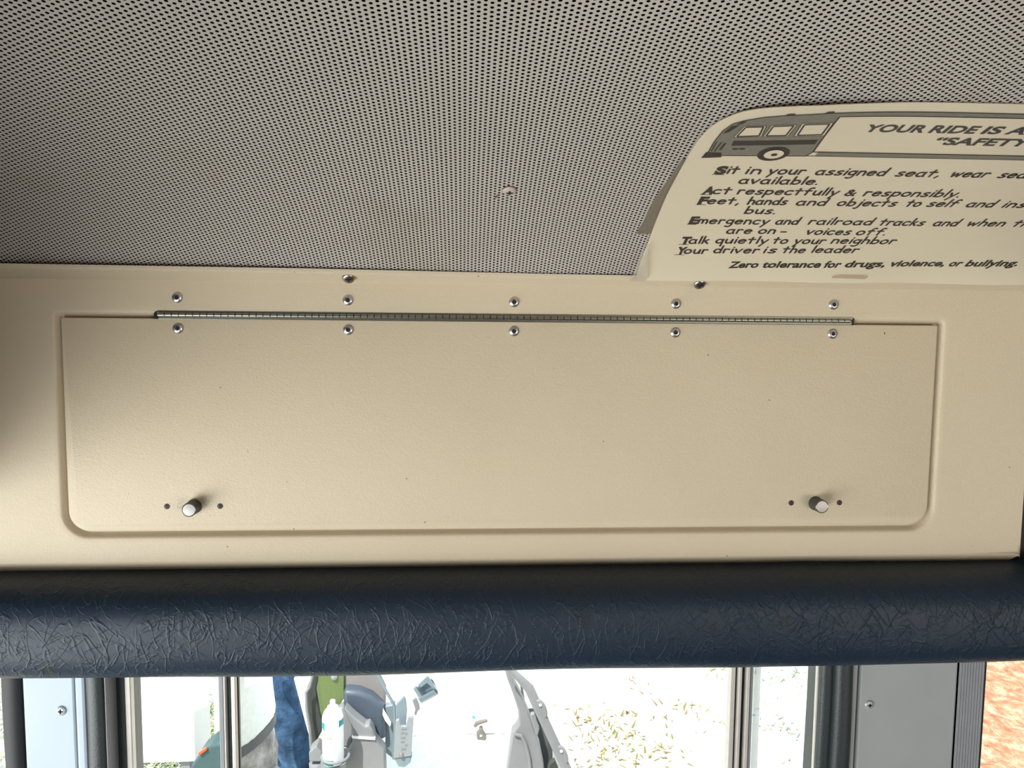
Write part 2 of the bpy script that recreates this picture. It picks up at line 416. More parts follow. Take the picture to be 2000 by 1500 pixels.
# etched maker's mark on the right hand window
b = MB(); ETCH = mat_film('etched_glass_mark', (0.16, 0.05, 0.02), 0.35)
pc = at(1926, 1461, 0.0595)
def ring(mb, c, r, w, n=24):
    vs = []; fs = []
    for k in range(n):
        a = 2*math.pi*k/n
        vs += [(c.x+r*math.cos(a), c.y, c.z+r*math.sin(a)), (c.x+(r-w)*math.cos(a), c.y, c.z+(r-w)*math.sin(a))]
    for k in range(n): j = (k+1) % n; fs.append((2*k, 2*j, 2*j+1, 2*k+1))
    mb.add(vs, fs)
ring(b, pc, 0.0042, 0.0005)
for dx in (-0.0018, 0, 0.0018): b.box(pc.x+dx-0.0003, pc.x+dx+0.0003, pc.y, pc.y+0.0002, pc.z-0.003, pc.z+0.003)
for (x, y, w) in ((1915, 1478, 4), (1922, 1489, 22), (1921, 1493, 20)):
    q = at(x, y, 0.0595)
    for k in range(int(w)): b.box(q.x - 0.0035 + k*0.0006*w/14, q.x - 0.0035 + k*0.0006*w/14 + 0.00032, q.y, q.y+0.0002, q.z-0.0006, q.z+0.0006)
b.build('etched_mark', ETCH, w2)

# ------------------------------------------------------------------ small fasteners
def cross(mb, o, ax, r, w, depth=0.0008):
    ax = Vector(ax).normalized(); u = ax.cross(Vector((1, 0, 0.001))).normalized(); v = ax.cross(u); o = Vector(o)
    for a, c in ((u, v), (v, u)):
        p = [o + a*r + c*w, o - a*r + c*w, o - a*r - c*w, o + a*r - c*w]
        mb.prism([q + ax*depth*0.5 for q in p], -ax*depth)
def screw(o, ax, r, mat, parent=None, name='screw', rot=0.0):
    h = r * 0.45
    prof = [(r, 0.0), (r*0.995, h*0.25), (r*0.93, h*0.5), (r*0.78, h*0.75), (r*0.55, h*0.92), (r*0.25, h), (0.0002, h*1.01)]
    s = MB().lathe(prof, o, ax, 28).build(name, mat, parent, smooth=True)
    b = MB(); cross(b, Vector(o) + Vector(ax).normalized()*h*0.96, ax, r*0.46, r*0.13)
    b.build('cross_recess', BLACK, s)
    return s
p = at(120, 1388, PY); q = at(1697, 1376, PY)
s = screw(p, (0, -1, 0), 0.0052, simple('sky_tinted_painted_screw', (0.42, 0.48, 0.52), 0.35, 0.3)); s.name = 'pillar_screw'  # screw paint carries the same blue sky tint as the left pillar
tag(s, 'light blue painted cross-head screw in the pale blue left pillar', 'screw')
s = screw(q, (0, -1, 0), 0.0050, simple('grey_painted_screw', (0.40, 0.41, 0.42), 0.35, 0.3)); s.name = 'pillar_screw'
tag(s, 'grey painted cross-head screw in the grey right pillar', 'screw')
# screw in the ceiling sheet with a red paint rim
su, ss_ = 0.0354, 0.1305
th = math.radians(6 + 27*math.exp(-ss_/0.218)); cn = Vector((0, -math.sin(th), -math.cos(th)))
s = screw(cs(su, ss_, 0.0001), cn, 0.0056, simple('cream_painted_screw', (0.45, 0.41, 0.35), 0.45)); s.name = 'ceiling_screw'
tag(s, 'cream round-head screw with a red rim in the perforated ceiling', 'screw')
RED = simple('dark_red_paint', (0.16, 0.022, 0.018), 0.6)
b = MB(); nn = 20
vs = []
for k in range(nn+1):
    a = math.radians(20 + 150*k/nn); vs += [cs(su + 0.0056*math.cos(a), ss_ + 0.0056*math.sin(a), 0.0004), cs(su + 0.0064*math.cos(a), ss_ + 0.0068*math.sin(a), 0.0003)]
b.add(vs, [(2*k, 2*k+1, 2*k+3, 2*k+2) for k in range(nn)])
for du, dv in ((-0.0095, -0.009), (-0.0085, -0.007), (-0.0103, -0.0107)):
    b.add([cs(su+du+0.0007*math.cos(t), ss_+dv+0.0012*math.sin(t), 0.0003) for t in [2*math.pi*k/8 for k in range(8)]], [tuple(range(8))])
b.build('red_paint', RED, s)

# ------------------------------------------------------------------ storage compartment in the header
comp = tag(empty('storage_compartment', (0.05, 0.0, 1.45)), 'cream plastic overhead storage compartment with hinged door above the doorway', 'compartment')
def rrect(x0, x1, z0, z1, rb, rt, n=10):
    """rounded rectangle loop, counter clockwise seen from -Y, bottom radius rb, top radius rt; constant number of points"""
    pts = []
    for cx, cz, r, a0 in ((x1-rb, z0+rb, rb, -90), (x1-rt, z1-rt, rt, 0), (x0+rt, z1-rt, rt, 90), (x0+rb, z0+rb, rb, 180)):
        for k in range(n+1):
            a = math.radians(a0 + 90*k/n); pts.append((cx + r*math.cos(a), cz + r*math.sin(a)))
    return pts
FX0, FX1, FZ0, FZ1 = -0.75, 0.5805, 1.4595, 1.7315
OUT = (-0.3870, 0.4868, 1.4822, 1.7032)
def loop_faces(n0, n1, n): return [(n0+k, n0+(k+1) % n, n1+(k+1) % n, n1+k) for k in range(n)]
mb = MB(); loops = []
base = rrect(OUT[0], OUT[1], OUT[2], OUT[3], 0.027, 0.007)
nL = len(base)
def on_outer(pt):
    x, z = pt; cx, cz = 0.05, 1.59
    return x, z
# outer boundary points matched to the pocket loop
outer = []
for k, (x, z) in enumerate(base):
    q = k // 11; f = (k % 11) / 10
    if q == 0: P = ((FX1 - (1-f)*(FX1-OUT[1]+0.027) if f < 0.5 else FX1), (FZ0 if f <= 0.5 else FZ0 + (f-0.5)*2*(OUT[2]+0.027-FZ0)))
    elif q == 1: P = ((FX1 if f <= 0.5 else FX1 - (f-0.5)*2*(FX1-OUT[1])), (OUT[3] + f*2*(FZ1-OUT[3]) if f < 0.5 else FZ1))
    elif q == 2: P = ((OUT[0] - f*2*(OUT[0]-FX0) if f < 0.5 else FX0), (FZ1 if f <= 0.5 else FZ1 - (f-0.5)*2*(FZ1-OUT[3])))
    else: P = ((FX0 if f <= 0.5 else FX0 + (f-0.5)*2*(OUT[0]+0.027-FX0)), (OUT[2]+0.027 - f*2*(OUT[2]+0.027-FZ0) if f < 0.5 else FZ0))
    outer.append(P)
vs = [(x, 0.0, z) for x, z in outer]; fs = loop_faces(0, nL, nL)
vs += [(min(max(x, FX0+0.003), FX1-0.003), 0.0, min(max(z, FZ0+0.003), FZ1-0.003)) for x, z in outer]
prof = [(0.0, 0.0), (0.0012, 0.0003), (0.0026, 0.0016), (0.0042, 0.0050), (0.0056, 0.0072), (0.0068, 0.0080)]
n0 = nL
for ins, y in [(-0.004, 0.0)] + prof:
    L = rrect(OUT[0]+ins, OUT[1]-ins, OUT[2]+ins, OUT[3]-ins, 0.027-ins, max(0.007-ins, 0.0006))
    st = len(vs); vs += [(x, y, z) for x, z in L]; fs += loop_faces(n0, st, nL); n0 = st
fs.append(tuple(range(n0, n0+nL)))
mb.add(vs, fs)
# rolled bottom edge, rolled right edge, tilted top flange with its lip
NX = 60
def sweep(prof, x0, x1, wav=0.0):
    vs = []; n = len(prof)
    for i in range(NX+1):
        x = x0 + (x1-x0)*i/NX
        for j, (y, z) in enumerate(prof):
            w = wav * (j/(n-1)) * (math.sin(x*9.0) + 1.6*math.exp(-((x-0.36)/0.05)**2))
            vs.append((x, y, z + w))
    mb.add(vs, [(i*n+j, (i+1)*n+j, (i+1)*n+j+1, i*n+j+1) for i in range(NX) for j in range(n-1)])
sweep([(0, FZ0), (0.0006, FZ0-0.0015), (0.0028, FZ0-0.0034), (0.0085, FZ0-0.0073), (0.0170, FZ0-0.0130), (0.0230, FZ0-0.0165)], FX0, FX1, 0.0008)
LIP = [(-0.76, 1.7452), (-0.385, 1.7446), (-0.146, 1.7438), (0.016, 1.7422), (0.074, 1.7417), (0.163, 1.7412), (0.76, 1.7425)]
def lip(x):
    for (a, b), (c, d) in zip(LIP[:-1], LIP[1:]):
        if x <= c: return b + (d-b)*(x-a)/(c-a)
    return LIP[-1][1]
def flange(x):
    d = 0.012*max(0.0, min(1.0, (0.05-x)/0.45)); zt = lip(x) - 0.06*d; t = -0.0176 - d
    return [(0, FZ1), (-0.0012, FZ1+0.0009), (t+0.0011, zt-0.0046), (t+0.0003, zt-0.0040), (t, zt-0.0032), (t, zt)]
vs = []; n = 6
for i in range(NX+1):
    x = FX0 + (0.75-FX0)*i/NX
    for y, z in flange(x): vs.append((x, y, z))
mb.add(vs, [(i*n+j, (i+1)*n+j, (i+1)*n+j+1, i*n+j+1) for i in range(NX) for j in range(n-1)])
# side return on the right
mb.add([(FX1, 0, FZ0), (FX1, 0, FZ1), (FX1+0.0012, 0.0012, FZ1), (FX1+0.0012, 0.0012, FZ0-0.004), (FX1+0.0014, 0.023, FZ1), (FX1+0.0014, 0.023, FZ0-0.010)],
       [(0, 3, 2, 1), (3, 5, 4, 2)])
mb.build('fascia', PLASTIC, comp, smooth=True)

# the door: a plate with rounded edges, softer along its lower edge
mb = MB(); DR = (-0.3797, 0.4789, 1.4892, 1.6961)
vs = []; fs = []; n0 = None
for d, y in ((0.0, 0.0068), (0.0, 0.0032), (0.0003, 0.0018), (0.0010, 0.0009), (0.0020, 0.0006)):
    L = rrect(DR[0], DR[1], DR[2], DR[3], 0.021, 0.0008)
    st = len(vs)
    for k, (x, z) in enumerate(L):
        w = 1.0 + 2.2 * max(0.0, 1 - (z - DR[2]) / 0.012) if z < DR[2] + 0.012 else 1.0
        cx = (DR[0]+DR[1])/2; dx = 0
        if x > DR[1]-0.021: dx = -d * ((x-(DR[1]-0.021))/0.021)
        if x < DR[0]+0.021: dx = d * ((DR[0]+0.021-x)/0.021)
        dz = 0
        if z < DR[2]+0.021: dz = d*w*((DR[2]+0.021-z)/0.021)
        if z > DR[3]-0.002: dz = -d*0.5
        vs.append((x+dx, y, z+dz))
    if n0 is not None: fs += loop_faces(n0, st, nL)
    n0 = st
fs.append(tuple(range(n0, n0+nL))); fs.append(tuple(range(nL))[::-1])
mb.add(vs, fs); door = mb.build('door', PLASTIC, comp, smooth=True)
# small marks on the door skin
b = MB()
def blot(mb, x, z, r, y, n=9, sx=1.0):
    mb.add([(x + r*sx*(0.7+0.5*random.random())*math.cos(2*math.pi*k/n), y, z + r*(0.7+0.5*random.random())*math.sin(2*math.pi*k/n)) for k in range(n)], [tuple(range(n))])
SCUFF = simple('dark_scuff', (0.05, 0.035, 0.02), 0.7)
for x, z, r in ((0.4227, 1.6877, 0.0012), (-0.3225, 1.527, 0.0005), (-0.2225, 1.5055, 0.0005), (-0.33, 1.5, 0.0005)):
    b = MB(); blot(b, x, z, r, 0.0005, sx=0.6); b.build('scuff_mark', SCUFF, door)
b = MB()
for k in range(260):
    a = random.uniform(-2.2, 1.0) if random.random() < 0.75 else random.uniform(2.4, 3.6); r = 0.0075 + abs(random.gauss(0, 0.005))
    blot(b, -0.2609 + r*math.cos(a)*1.1, 1.5144 + r*math.sin(a)*0.75, random.uniform(0.00016, 0.00036), 0.00052, 5)
b.build('grime', mat_film('brown_grime', (0.10, 0.06, 0.035), 0.5, 0.8), door)

# piano hinge
HX0, HX1, HZ = -0.2905, 0.3888, 1.6996
hinge = MB().box(HX0, HX1, -0.0004, 0.0012, HZ+0.0012, HZ+0.0040).build('hinge', STEEL, comp, bevel=0.0004)
MB().box(HX0+0.001, HX1-0.001, -0.0002, 0.0012, HZ-0.0040, HZ-0.0012).build('hinge_leaf', STEEL, hinge, bevel=0.0003)
mb = MB(); kp = 0.00655; nk = int((HX1-HX0)/kp)
for k in range(nk):
    a = HX0 + 0.0015 + k*kp
    mb.lathe([(0.0018, 0), (0.0022, 0.0002), (0.0022, kp-0.0006), (0.0018, kp-0.0004)], (a, -0.0012, HZ), (1, 0, 0), 14)
mb.build('hinge_barrel', STEEL, hinge, smooth=True)
mb = MB(); mb.lathe([(0.0016, 0), (0.0016, nk*kp)], (HX0+0.0015, -0.0012, HZ), (1, 0, 0), 8); mb.build('hinge_pin', BLACK, hinge)
for xa, xb in ((HX0-0.0028, HX0+0.0008), (HX1-0.0004, HX1+0.0012)):
    b = MB(); b.prism([(xa, -0.0003, HZ-0.004), (xb, -0.0003, HZ-0.004), (xb, -0.0003, HZ+0.0030), (xa+0.0014, -0.0003, HZ+0.0030), (xa, -0.0003, HZ+0.001)], (0, 0.0008, 0))
    b.build('hinge_slot', BLACK, hinge)

def rivet(x, z, y, parent):
    r = 0.0052
    prof = [(r, 0.0002), (r, 0.0006), (r*0.93, 0.0013), (r*0.75, 0.0021), (r*0.55, 0.0025), (r*0.42, 0.0026), (r*0.37, 0.0023), (r*0.36, 0.0006)]
    o = MB().lathe(prof, (x, y+0.0004, z), (0, -1, 0), 28, True, False).build('rivet', ALU, parent, smooth=True)
    MB().lathe([(r*0.37, 0.0002), (r*0.365, 0.0016)], (x, y, z), (0, -1, 0), 16).build('rivet_hole', BLACK, o)
    return o
for k in range(5):
    rivet(-0.2713 + 0.1599*k, 1.7158 - (0.0008 if k in (1, 2, 3) else 0), 0.0, comp)
    rivet(-0.2715 + 0.1601*k, 1.6867, 0.0006, comp)
for x, yv in ((681, 541), (1366, 553)):
    y = -0.0012
    while y > -0.016:
        p = at(x, yv, y); a, b_ = flange(p.x)[1], flange(p.x)[2]
        if p.z <= a[1] + (b_[1]-a[1])*(a[0]-y)/(a[0]-b_[0]): break
        y -= 0.0002
    n = Vector((0, -(b_[1]-a[1]), -(a[0]-b_[0]))).normalized()
    n = Vector((0, -0.72, -0.69))
    screw(Vector((p.x, y, p.z)) + n*0.0015, n, 0.0058, SCREWM, comp)

def knob(x, z):
    r = 0.0069
    k = MB().lathe([(r*1.04, 0.0), (r*1.04, 0.0016), (r, 0.002), (r*0.97, 0.0135), (r*0.95, 0.0140)], (x, 0.0006, z), (0, -1, 0), 36).build('knob', KNOB, comp, smooth=True)
    MB().lathe([(r*0.95, 0.0138), (r*0.97, 0.0142), (r*0.95, 0.0150), (r*0.88, 0.0153), (r*0.83, 0.0150), (r*0.5, 0.0151), (0.0002, 0.0152)], (x, 0.0006, z), (0, -1, 0), 36).build('knob_cap', CHROME, k, smooth=True)['label'] = 'brushed chrome cap'
    return k
knob(-0.2609, 1.5144); knob(0.3589, 1.5139)
for x in (-0.2868, -0.2364, 0.3336, 0.3842):
    s = MB().lathe([(0.0028, 0), (0.0027, 0.0005), (0.0012, 0.0008), (0.0001, 0.0008)], (x, 0.0007, 1.5143), (0, -1, 0), 18).build('latch_screw', DKSCREW, comp, smooth=True)
    MB().box(x-0.0003, x+0.0003, -0.00025, 0.0002, 1.5143-0.0018, 1.5143+0.0018).build('slot', BLACK, s)

# ------------------------------------------------------------------ padded bumper
mb = MB(); vs = []; fs = []
PZT, PZB = 1.4485, 1.3500
ang = [math.pi*k/22 for k in range(23)]
xs = [-0.75 + 1.6*i/130 for i in range(131)]
for x in xs:
    zb = PZB + 0.0012*math.sin(x*7.5+0.8) + 0.0007*math.sin(x*19) + max(0, x-0.40)*0.018 + max(0, -0.20-x)*0.022
    for a in ang:
        c, s_ = math.cos(a), math.sin(a)
        zz = (PZT+zb)/2 + (PZT-zb)/2 * math.copysign(abs(c)**0.62, c)
        yy = 0.011 - 0.060 * abs(s_)**0.70
        vs.append((x, yy + 0.0010*math.sin(x*13+a*2)*s_, zz))
n = len(ang)
fs = [(i*n+k, (i+1)*n+k, (i+1)*n+k+1, i*n+k+1) for i in range(len(xs)-1) for k in range(n-1)]
fs += [((i+1)*n, i*n, i*n+n-1, (i+1)*n+n-1) for i in range(len(xs)-1)]
fs += [tuple(range(n)), tuple((len(xs)-1)*n+k for k in range(n))]
mb.add(vs, fs)
tag(mb.build('header_pad', VINYL, None, smooth=True), 'long navy blue wrinkled vinyl pad across the top of the doorway', 'padding')

# ------------------------------------------------------------------ safety sign
t = NT('yellowed_laminated_paper'); v = t.coord()
cc = t.mix(t.noise(v, 10, 4), (0.60, 0.52, 0.385), (0.665, 0.59, 0.45))
t.base(cc, 0.33, 0, 0.5).bump(t.noise(t.coord((1, 6, 6)), 12, 2), 0.25, 0.002); PAPER = t.m
sign = tag(empty('safety_sign', cs(0.38, 0.14)), 'cream laminated bus rules poster with black lettering, curved onto the perforated ceiling', 'sign')
def rot(u, s): return s + 0.008*(u-0.25)
H0 = 0.0012
def hb(s): return H0 + 0.0044*math.exp(-max(s, 0)/0.006)
def sheet_h(u, s):
    lift = 0.004 * max(0, min(1, (s-0.20)/0.07))**1.5 * math.exp(-((u-0.215)/0.05)**2)
    return hb(s) + lift + 0.0006*math.sin(u*40)*math.exp(-(s/0.02)**2)
SU0, SU1, SS0, SS1 = 0.1625, 0.594, -0.0016, 0.2672
mb = MB(); NU, NS = 72, 80; vs = []; fs = []
EDGE = [(-0.02, .1640), (.055, .1640), (.129, .1620), (.191, .1622), (.2100, .1626), (.2229, .1640), (.2330, .1664), (.2413, .1702), (.2485, .1752), (.2535, .1800), (.2585, .1885), (.2620, .1985), (.2650, .2120), (.2672, .2360)]
def corner(u, s):
    # the bevelled, rounded top left corner
    for (a, b), (c, d) in zip(EDGE[:-1], EDGE[1:]):
        if s <= c: return b + (d-b)*max(0, (s-a)/(c-a))
    return EDGE[-1][1]
for back in (0, 1):
    for j in range(NS+1):
        s = SS0 + (SS1-SS0)*(1-(1-j/NS)**1.7)
        lo = corner(SU0, s)
        for i in range(NU+1):
            u = lo + (SU1-lo)*i/NU
            sr = rot(u, s) if s > 0.02 else s + 0.008*(u-0.25)*max(0, s)/0.02
            vs.append(cs(u, sr, sheet_h(u, sr) - (0.0004 if back else 0)))
    o = back*(NU+1)*(NS+1)
    fs += [(o+j*(NU+1)+i, o+j*(NU+1)+i+1, o+(j+1)*(NU+1)+i+1, o+(j+1)*(NU+1)+i) for j in range(NS) for i in range(NU)]
mb.add(vs, fs); mb.build('sheet', PAPER, sign, smooth=True)

def ink(pts2, mb, h=0.0003):
    """flat printed polygons: list of (u,s) loops laid on the sheet, split finely enough to follow its curve"""
    for L in pts2:
        big = max(math.dist(L[i], L[(i+1) % len(L)]) for i in range(len(L))) > 0.0065
        if not big:
            mb.add([cs(u, s, sheet_h(u, s)+h) for u, s in L], [tuple(range(len(L)))]); continue
        todo = [(L[0], L[i], L[i+1]) for i in range(1, len(L)-1)]
        while todo:
            a, b, c = todo.pop()
            e = sorted(((math.dist(a, b), a, b, c), (math.dist(b, c), b, c, a), (math.dist(c, a), c, a, b)))[-1]
            if e[0] > 0.0065:
                m = ((e[1][0]+e[2][0])/2, (e[1][1]+e[2][1])/2); todo += [(e[1], m, e[3]), (m, e[2], e[3])]
            else: mb.add([cs(u, s, sheet_h(u, s)+h) for u, s in (a, b, c)], [(0, 1, 2)])
def band(p, q, w, n=None):
    (a, b), (c, d) = p, q
    L = math.hypot(c-a, d-b) or 1e-9; nx, ny = -(d-b)/L*w/2, (c-a)/L*w/2
    n = n or max(1, int(L/0.012)); out = []
    for k in range(n):
        f0, f1 = k/n, (k+1)/n
        A = (a+(c-a)*f0, b+(d-b)*f0); B = (a+(c-a)*f1, b+(d-b)*f1)
        out.append([(A[0]+nx, A[1]+ny), (A[0]-nx, A[1]-ny), (B[0]-nx, B[1]-ny), (B[0]+nx, B[1]+ny)])
    return out
def disc(c, r, n=8, sx=1.0): return [(c[0]+r*sx*math.cos(2*math.pi*k/n), c[1]+r*math.sin(2*math.pi*k/n)) for k in range(n)]
def poly(pts, w, dots=True):
    out = []
    for a, b in zip(pts[:-1], pts[1:]): out += band(a, b, w)
    if dots: out += [disc(p, w/2) for p in pts]
    return out
def arc(cx, cy, rx, ry, a0, a1, n=12): return [(cx+rx*math.cos(math.radians(a0+(a1-a0)*k/n)), cy+ry*math.sin(math.radians(a0+(a1-a0)*k/n))) for k in range(n+1)]
el = lambda cx, cy, rx, ry: arc(cx, cy, rx, ry, 0, 360, 16)
GL = {  # hand-lettered strokes, x-height 1
 'a': [arc(.46,.48,.42,.48,60,300), [(.84,.95),(.80,.35),(.94,.02)]], 'b': [[(.1,1.75),(.1,.02)], el(.5,.48,.4,.46)],
 'c': [arc(.5,.5,.45,.48,50,312)], 'd': [[(.86,1.75),(.88,.02)], el(.46,.48,.4,.46)],
 'e': [[(.1,.52),(.88,.6)] + arc(.48,.5,.41,.47,14,322)], 'f': [[(.82,1.62),(.62,1.72),(.42,1.5),(.36,1.1),(.36,.02)], [(.06,.98),(.74,1.0)]],
 'g': [el(.44,.55,.38,.42), [(.82,.98),(.82,-.25),(.66,-.58),(.4,-.66),(.14,-.54)]], 'h': [[(.1,1.75),(.1,.02)], [(.1,.6)] + arc(.45,.62,.34,.36,150,0,8) + [(.82,.02)]],
 'i': [[(.14,.98),(.14,.02)], [(.16,1.42),(.161,1.44)]], 'j': [[(.42,.98),(.42,-.3),(.26,-.6),(.02,-.56)], [(.44,1.42),(.441,1.44)]],
 'k': [[(.1,1.75),(.1,.02)], [(.68,.98),(.12,.46)], [(.3,.6),(.78,.02)]], 'l': [[(.12,1.75),(.14,.02)]],
 'm': [[(.1,.98),(.1,.02)], [(.1,.6)] + arc(.35,.66,.25,.32,150,0,7) + [(.62,.1)], [(.61,.6)] + arc(.87,.66,.26,.32,150,0,7) + [(1.15,.02)]],
 'n': [[(.1,.98),(.1,.02)], [(.1,.6)] + arc(.45,.62,.34,.36,150,0,8) + [(.82,.02)]], 'o': [el(.48,.5,.43,.47)],
 'p': [[(.1,.98),(.1,-.68)], el(.5,.5,.4,.46)], 'q': [el(.44,.5,.38,.46), [(.84,.98),(.84,-.68)]],
 'r': [[(.1,.98),(.12,.02)], [(.12,.55)] + arc(.45,.62,.33,.35,150,50,6)], 's': [[(.72,.9),(.45,.98),(.18,.8),(.25,.6),(.55,.46),(.74,.28),(.6,.06),(.3,.02),(.06,.12)]],
 't': [[(.38,1.5),(.38,.02)], [(.0,1.0),(.78,1.0)]], 'u': [[(.1,.98),(.12,.35),(.28,.06),(.52,.04),(.74,.3),(.82,.98)], [(.82,.98),(.86,.02)]],
 'v': [[(.04,.98),(.42,.04),(.84,.98)]], 'w': [[(.04,.98),(.3,.04),(.6,.8),(.88,.04),(1.18,.98)]], 'y': [[(.08,.98),(.46,.14)], [(.86,.98),(.22,-.68)]],
 '.': [[(.1,.04),(.101,.05)]], ',': [[(.2,.12),(.06,-.26)]], '-': [[(.0,.5),(.6,.5)]],
 '&': [[(1.0,.7),(.72,.12),(.4,.02),(.1,.26),(.2,.58),(.56,.86),(.66,1.14),(.46,1.36),(.24,1.16),(.36,.8),(1.02,.02)]]}
GW = {c: max(p[0] for st in L for p in st) for c, L in GL.items()}
XH, SW = 0.0066, 0.00185
def word(txt, u0, u1, s0, mb, s1=None):
    if s1 is None: s1 = s0 + 0.012*(u1-u0)
    tot = sum(GW[c] for c in txt) + 0.30*(len(txt)-1)
    k = (u1-u0)/tot; x = 0.0
    for c in txt:
        for st in GL[c]:
            pts = [(u0 + (x+a)*k, s0 + (s1-s0)*((x+a)/tot) + b*XH) for a, b in st]
            ink(poly(pts, SW), mb)
        x += GW[c] + 0.30
lt = MB()
for w_ in (('it',.1982,.2062,.1650),('in',.2124,.2235,.1651),('your',.2298,.2575,.1655),('assigned',.2668,.3205,.1659),('seat,',.3298,.3635,.1664),('wear',.3730,.4020,.1672),('seat',.4113,.4395,.1674),('belt',.4465,.4740,.1678),('if',.481,.492,.168),
           ('available.',.2127,.2748,.1502),('ct',.1972,.2110,.1335),('respectfully',.2172,.2985,.1338),('&',.3047,.3130,.1346),('responsibly.',.3206,.3996,.1350),
           ('eet,',.1978,.2235,.1176),('hands',.2314,.2632,.1180),('and',.2722,.2962,.1181),('objects',.3066,.3555,.1186),('to',.3647,.3762,.1196),('self',.3828,.4070,.1201),('and',.4163,.4385,.1206),('inside',.4473,.4880,.1210),('the',.495,.518,.1213),
           ('bus.',.2340,.2596,.1032),('mergency',.1992,.2605,.0857),('and',.2672,.2862,.0868),('railroad',.2958,.3510,.0876),('tracks',.3585,.3975,.0882),('and',.4068,.4275,.0888),('when',.4369,.4695,.0896),('the',.4779,.5010,.0902),
           ('are',.2294,.2510,.0705),('on',.2577,.2720,.0712),('-',.2778,.2822,.0712),('voices',.3008,.3400,.0710),('off.',.3462,.3722,.0716),
           ('alk',.2006,.2180,.0532),('quietly',.2246,.2712,.0543),('to',.2766,.2895,.0553),('your',.2961,.3240,.0556),('neighbor',.3302,.3886,.0570),
           ('our',.2006,.2215,.0367),('driver',.2276,.2690,.0384),('is',.2738,.2850,.0396),('the',.2915,.3120,.0402),('leader',.3188,.3615,.0414)):
    word(*w_, lt)
lt.build('rules_lettering', INK, sign)

def font_text(txt, u0, u1, s0, cap, mb, slope=0.012, bold=0.0, shear=0.0):
    c = bpy.data.curves.new('lettering_curve', 'FONT'); c.body = txt; c.size = 1.0; c.offset = bold; c.shear = shear; c.resolution_u = 4
    o = bpy.data.objects.new('lettering_curve', c); COL.objects.link(o)
    dg = bpy.context.evaluated_depsgraph_get(); dg.update()
    me = bpy.data.meshes.new_from_object(o.evaluated_get(dg))
    x0 = min(v.co.x for v in me.vertices); x1 = max(v.co.x for v in me.vertices); h = 0.73
    kx = (u1-u0)/(x1-x0); ky = cap/h
    vs = []
    for v in me.vertices:
        a = (v.co.x-x0)*kx; u, s = u0 + a, s0 + slope*a + v.co.y*ky
        vs.append(cs(u, s, sheet_h(u, s)+0.0003))
    mb.add(vs, [tuple(p.vertices) for p in me.polygons])
    bpy.data.objects.remove(o); bpy.data.curves.remove(c); bpy.data.meshes.remove(me)
for ch, u, s, w in (('S', .1888, .1642, .0088), ('A', .1890, .1332, .0088), ('F', .1900, .1173, .0076), ('E', .1916, .0855, .0076), ('T', .1930, .0526, .0086), ('Y', .1936, .0358, .0086)):
    lt = MB(); font_text(ch, u, u+w, s, 0.0112, lt, bold=0.06)
    ink(band((u-0.0008, s-0.0012), (u+w*0.98, s-0.0012), 0.0006), lt); lt.build('bold_initial', INK, sign)
lt = MB(); 
for w_, a, b_ in (('YOUR', .2716, .3142), ('RIDE', .3178, .3505), ('IS', .3550, .3682), ('ABOUT', .3722, .4330)): font_text(w_, a, b_, .2289 + .012*(a-.2716), 0.0100, lt, 0.012, 0.032)

font_text('\u201cSAFETY\u201d', .3300, .4060, .2136, 0.0100, lt, 0.008, 0.032); lt.build('title_lettering', TITLEINK, sign)
lt = MB()
for w_, a, b_, s in (('Zero', .2493, .2775, .0145), ('tolerance', .2813, .3372, .0156), ('for', .3404, .3565, .0176), ('drugs,', .3604, .3995, .0186), ('violence,', .4033, .4570, .0204), ('or', .4612, .4735, .0222), ('bullying.', .4774, .5285, .0226)):
    font_text(w_, a, b_, s, 0.0104, lt, 0.036, 0.032)
lt.build('footer_lettering', INK, sign)

# the printed bus
g = MB(); k = MB(); cbl = MB()
T = lambda L: [(u, s + 0.008*(u-0.25)) for u, s in L]
body = [(.1748,.1905),(.1748,.1960),(.1743,.2104),(.1752,.2260),(.1785,.2360),(.1844,.2412),(.1960,.2475),(.2100,.2516),(.2357,.2553),(.2450,.2555),(.2450,.2502),(.2506,.1992),(.2520,.1992),(.2720,.1992),(.2720,.1937),(.2400,.1932),(.1863,.1911)]
def fan(L):  # triangulate from a middle point
    c = (.208,.222); return [[c, L[i], L[(i+1) % len(L)]] for i in range(len(L))]
bm_ = [(.1748,.1905),(.1863,.1911),(.2480,.1932),(.2506,.1992),(.2470,.2250),(.2450,.2502),(.2450,.2555),(.2357,.2553),(.2100,.2516),(.1960,.2475),(.1844,.2412),(.1785,.2360),(.1752,.2260),(.1743,.2104),(.1748,.1960)]
ink([[(a, b) for a, b in L] for L in fan(bm_)], g)
for n_ in range(24):
    a0 = .245 + n_*.0135; a1 = a0 + .0135
    ink([T([(a0,.2503),(a1,.2503),(a1,.2557),(a0,.2557)])], g); 
    if a0 > .249: ink([T([(a0-.004,.1937),(a1-.004,.1937),(a1-.004,.1992),(a0-.004,.1992)])], g)
g.build('bus_drawing', GREYINK, sign)
def line(pts, w, h=0.0005): ink(poly(pts, w, False), k, h)
line(bm_[:4], .0007); line([bm_[6], *bm_[7:], bm_[0]], .0008)
line(T([(.245,.2558),(.56,.2558)]), .0008); line(T([(.2455,.2502),(.56,.2502)]), .0009); line(T([(.2500,.1993),(.56,.1993)]), .0009); line(T([(.248,.1935),(.56,.1935)]), .0007)
line([(.2450,.2502),(.2506,.1992)], .0011)
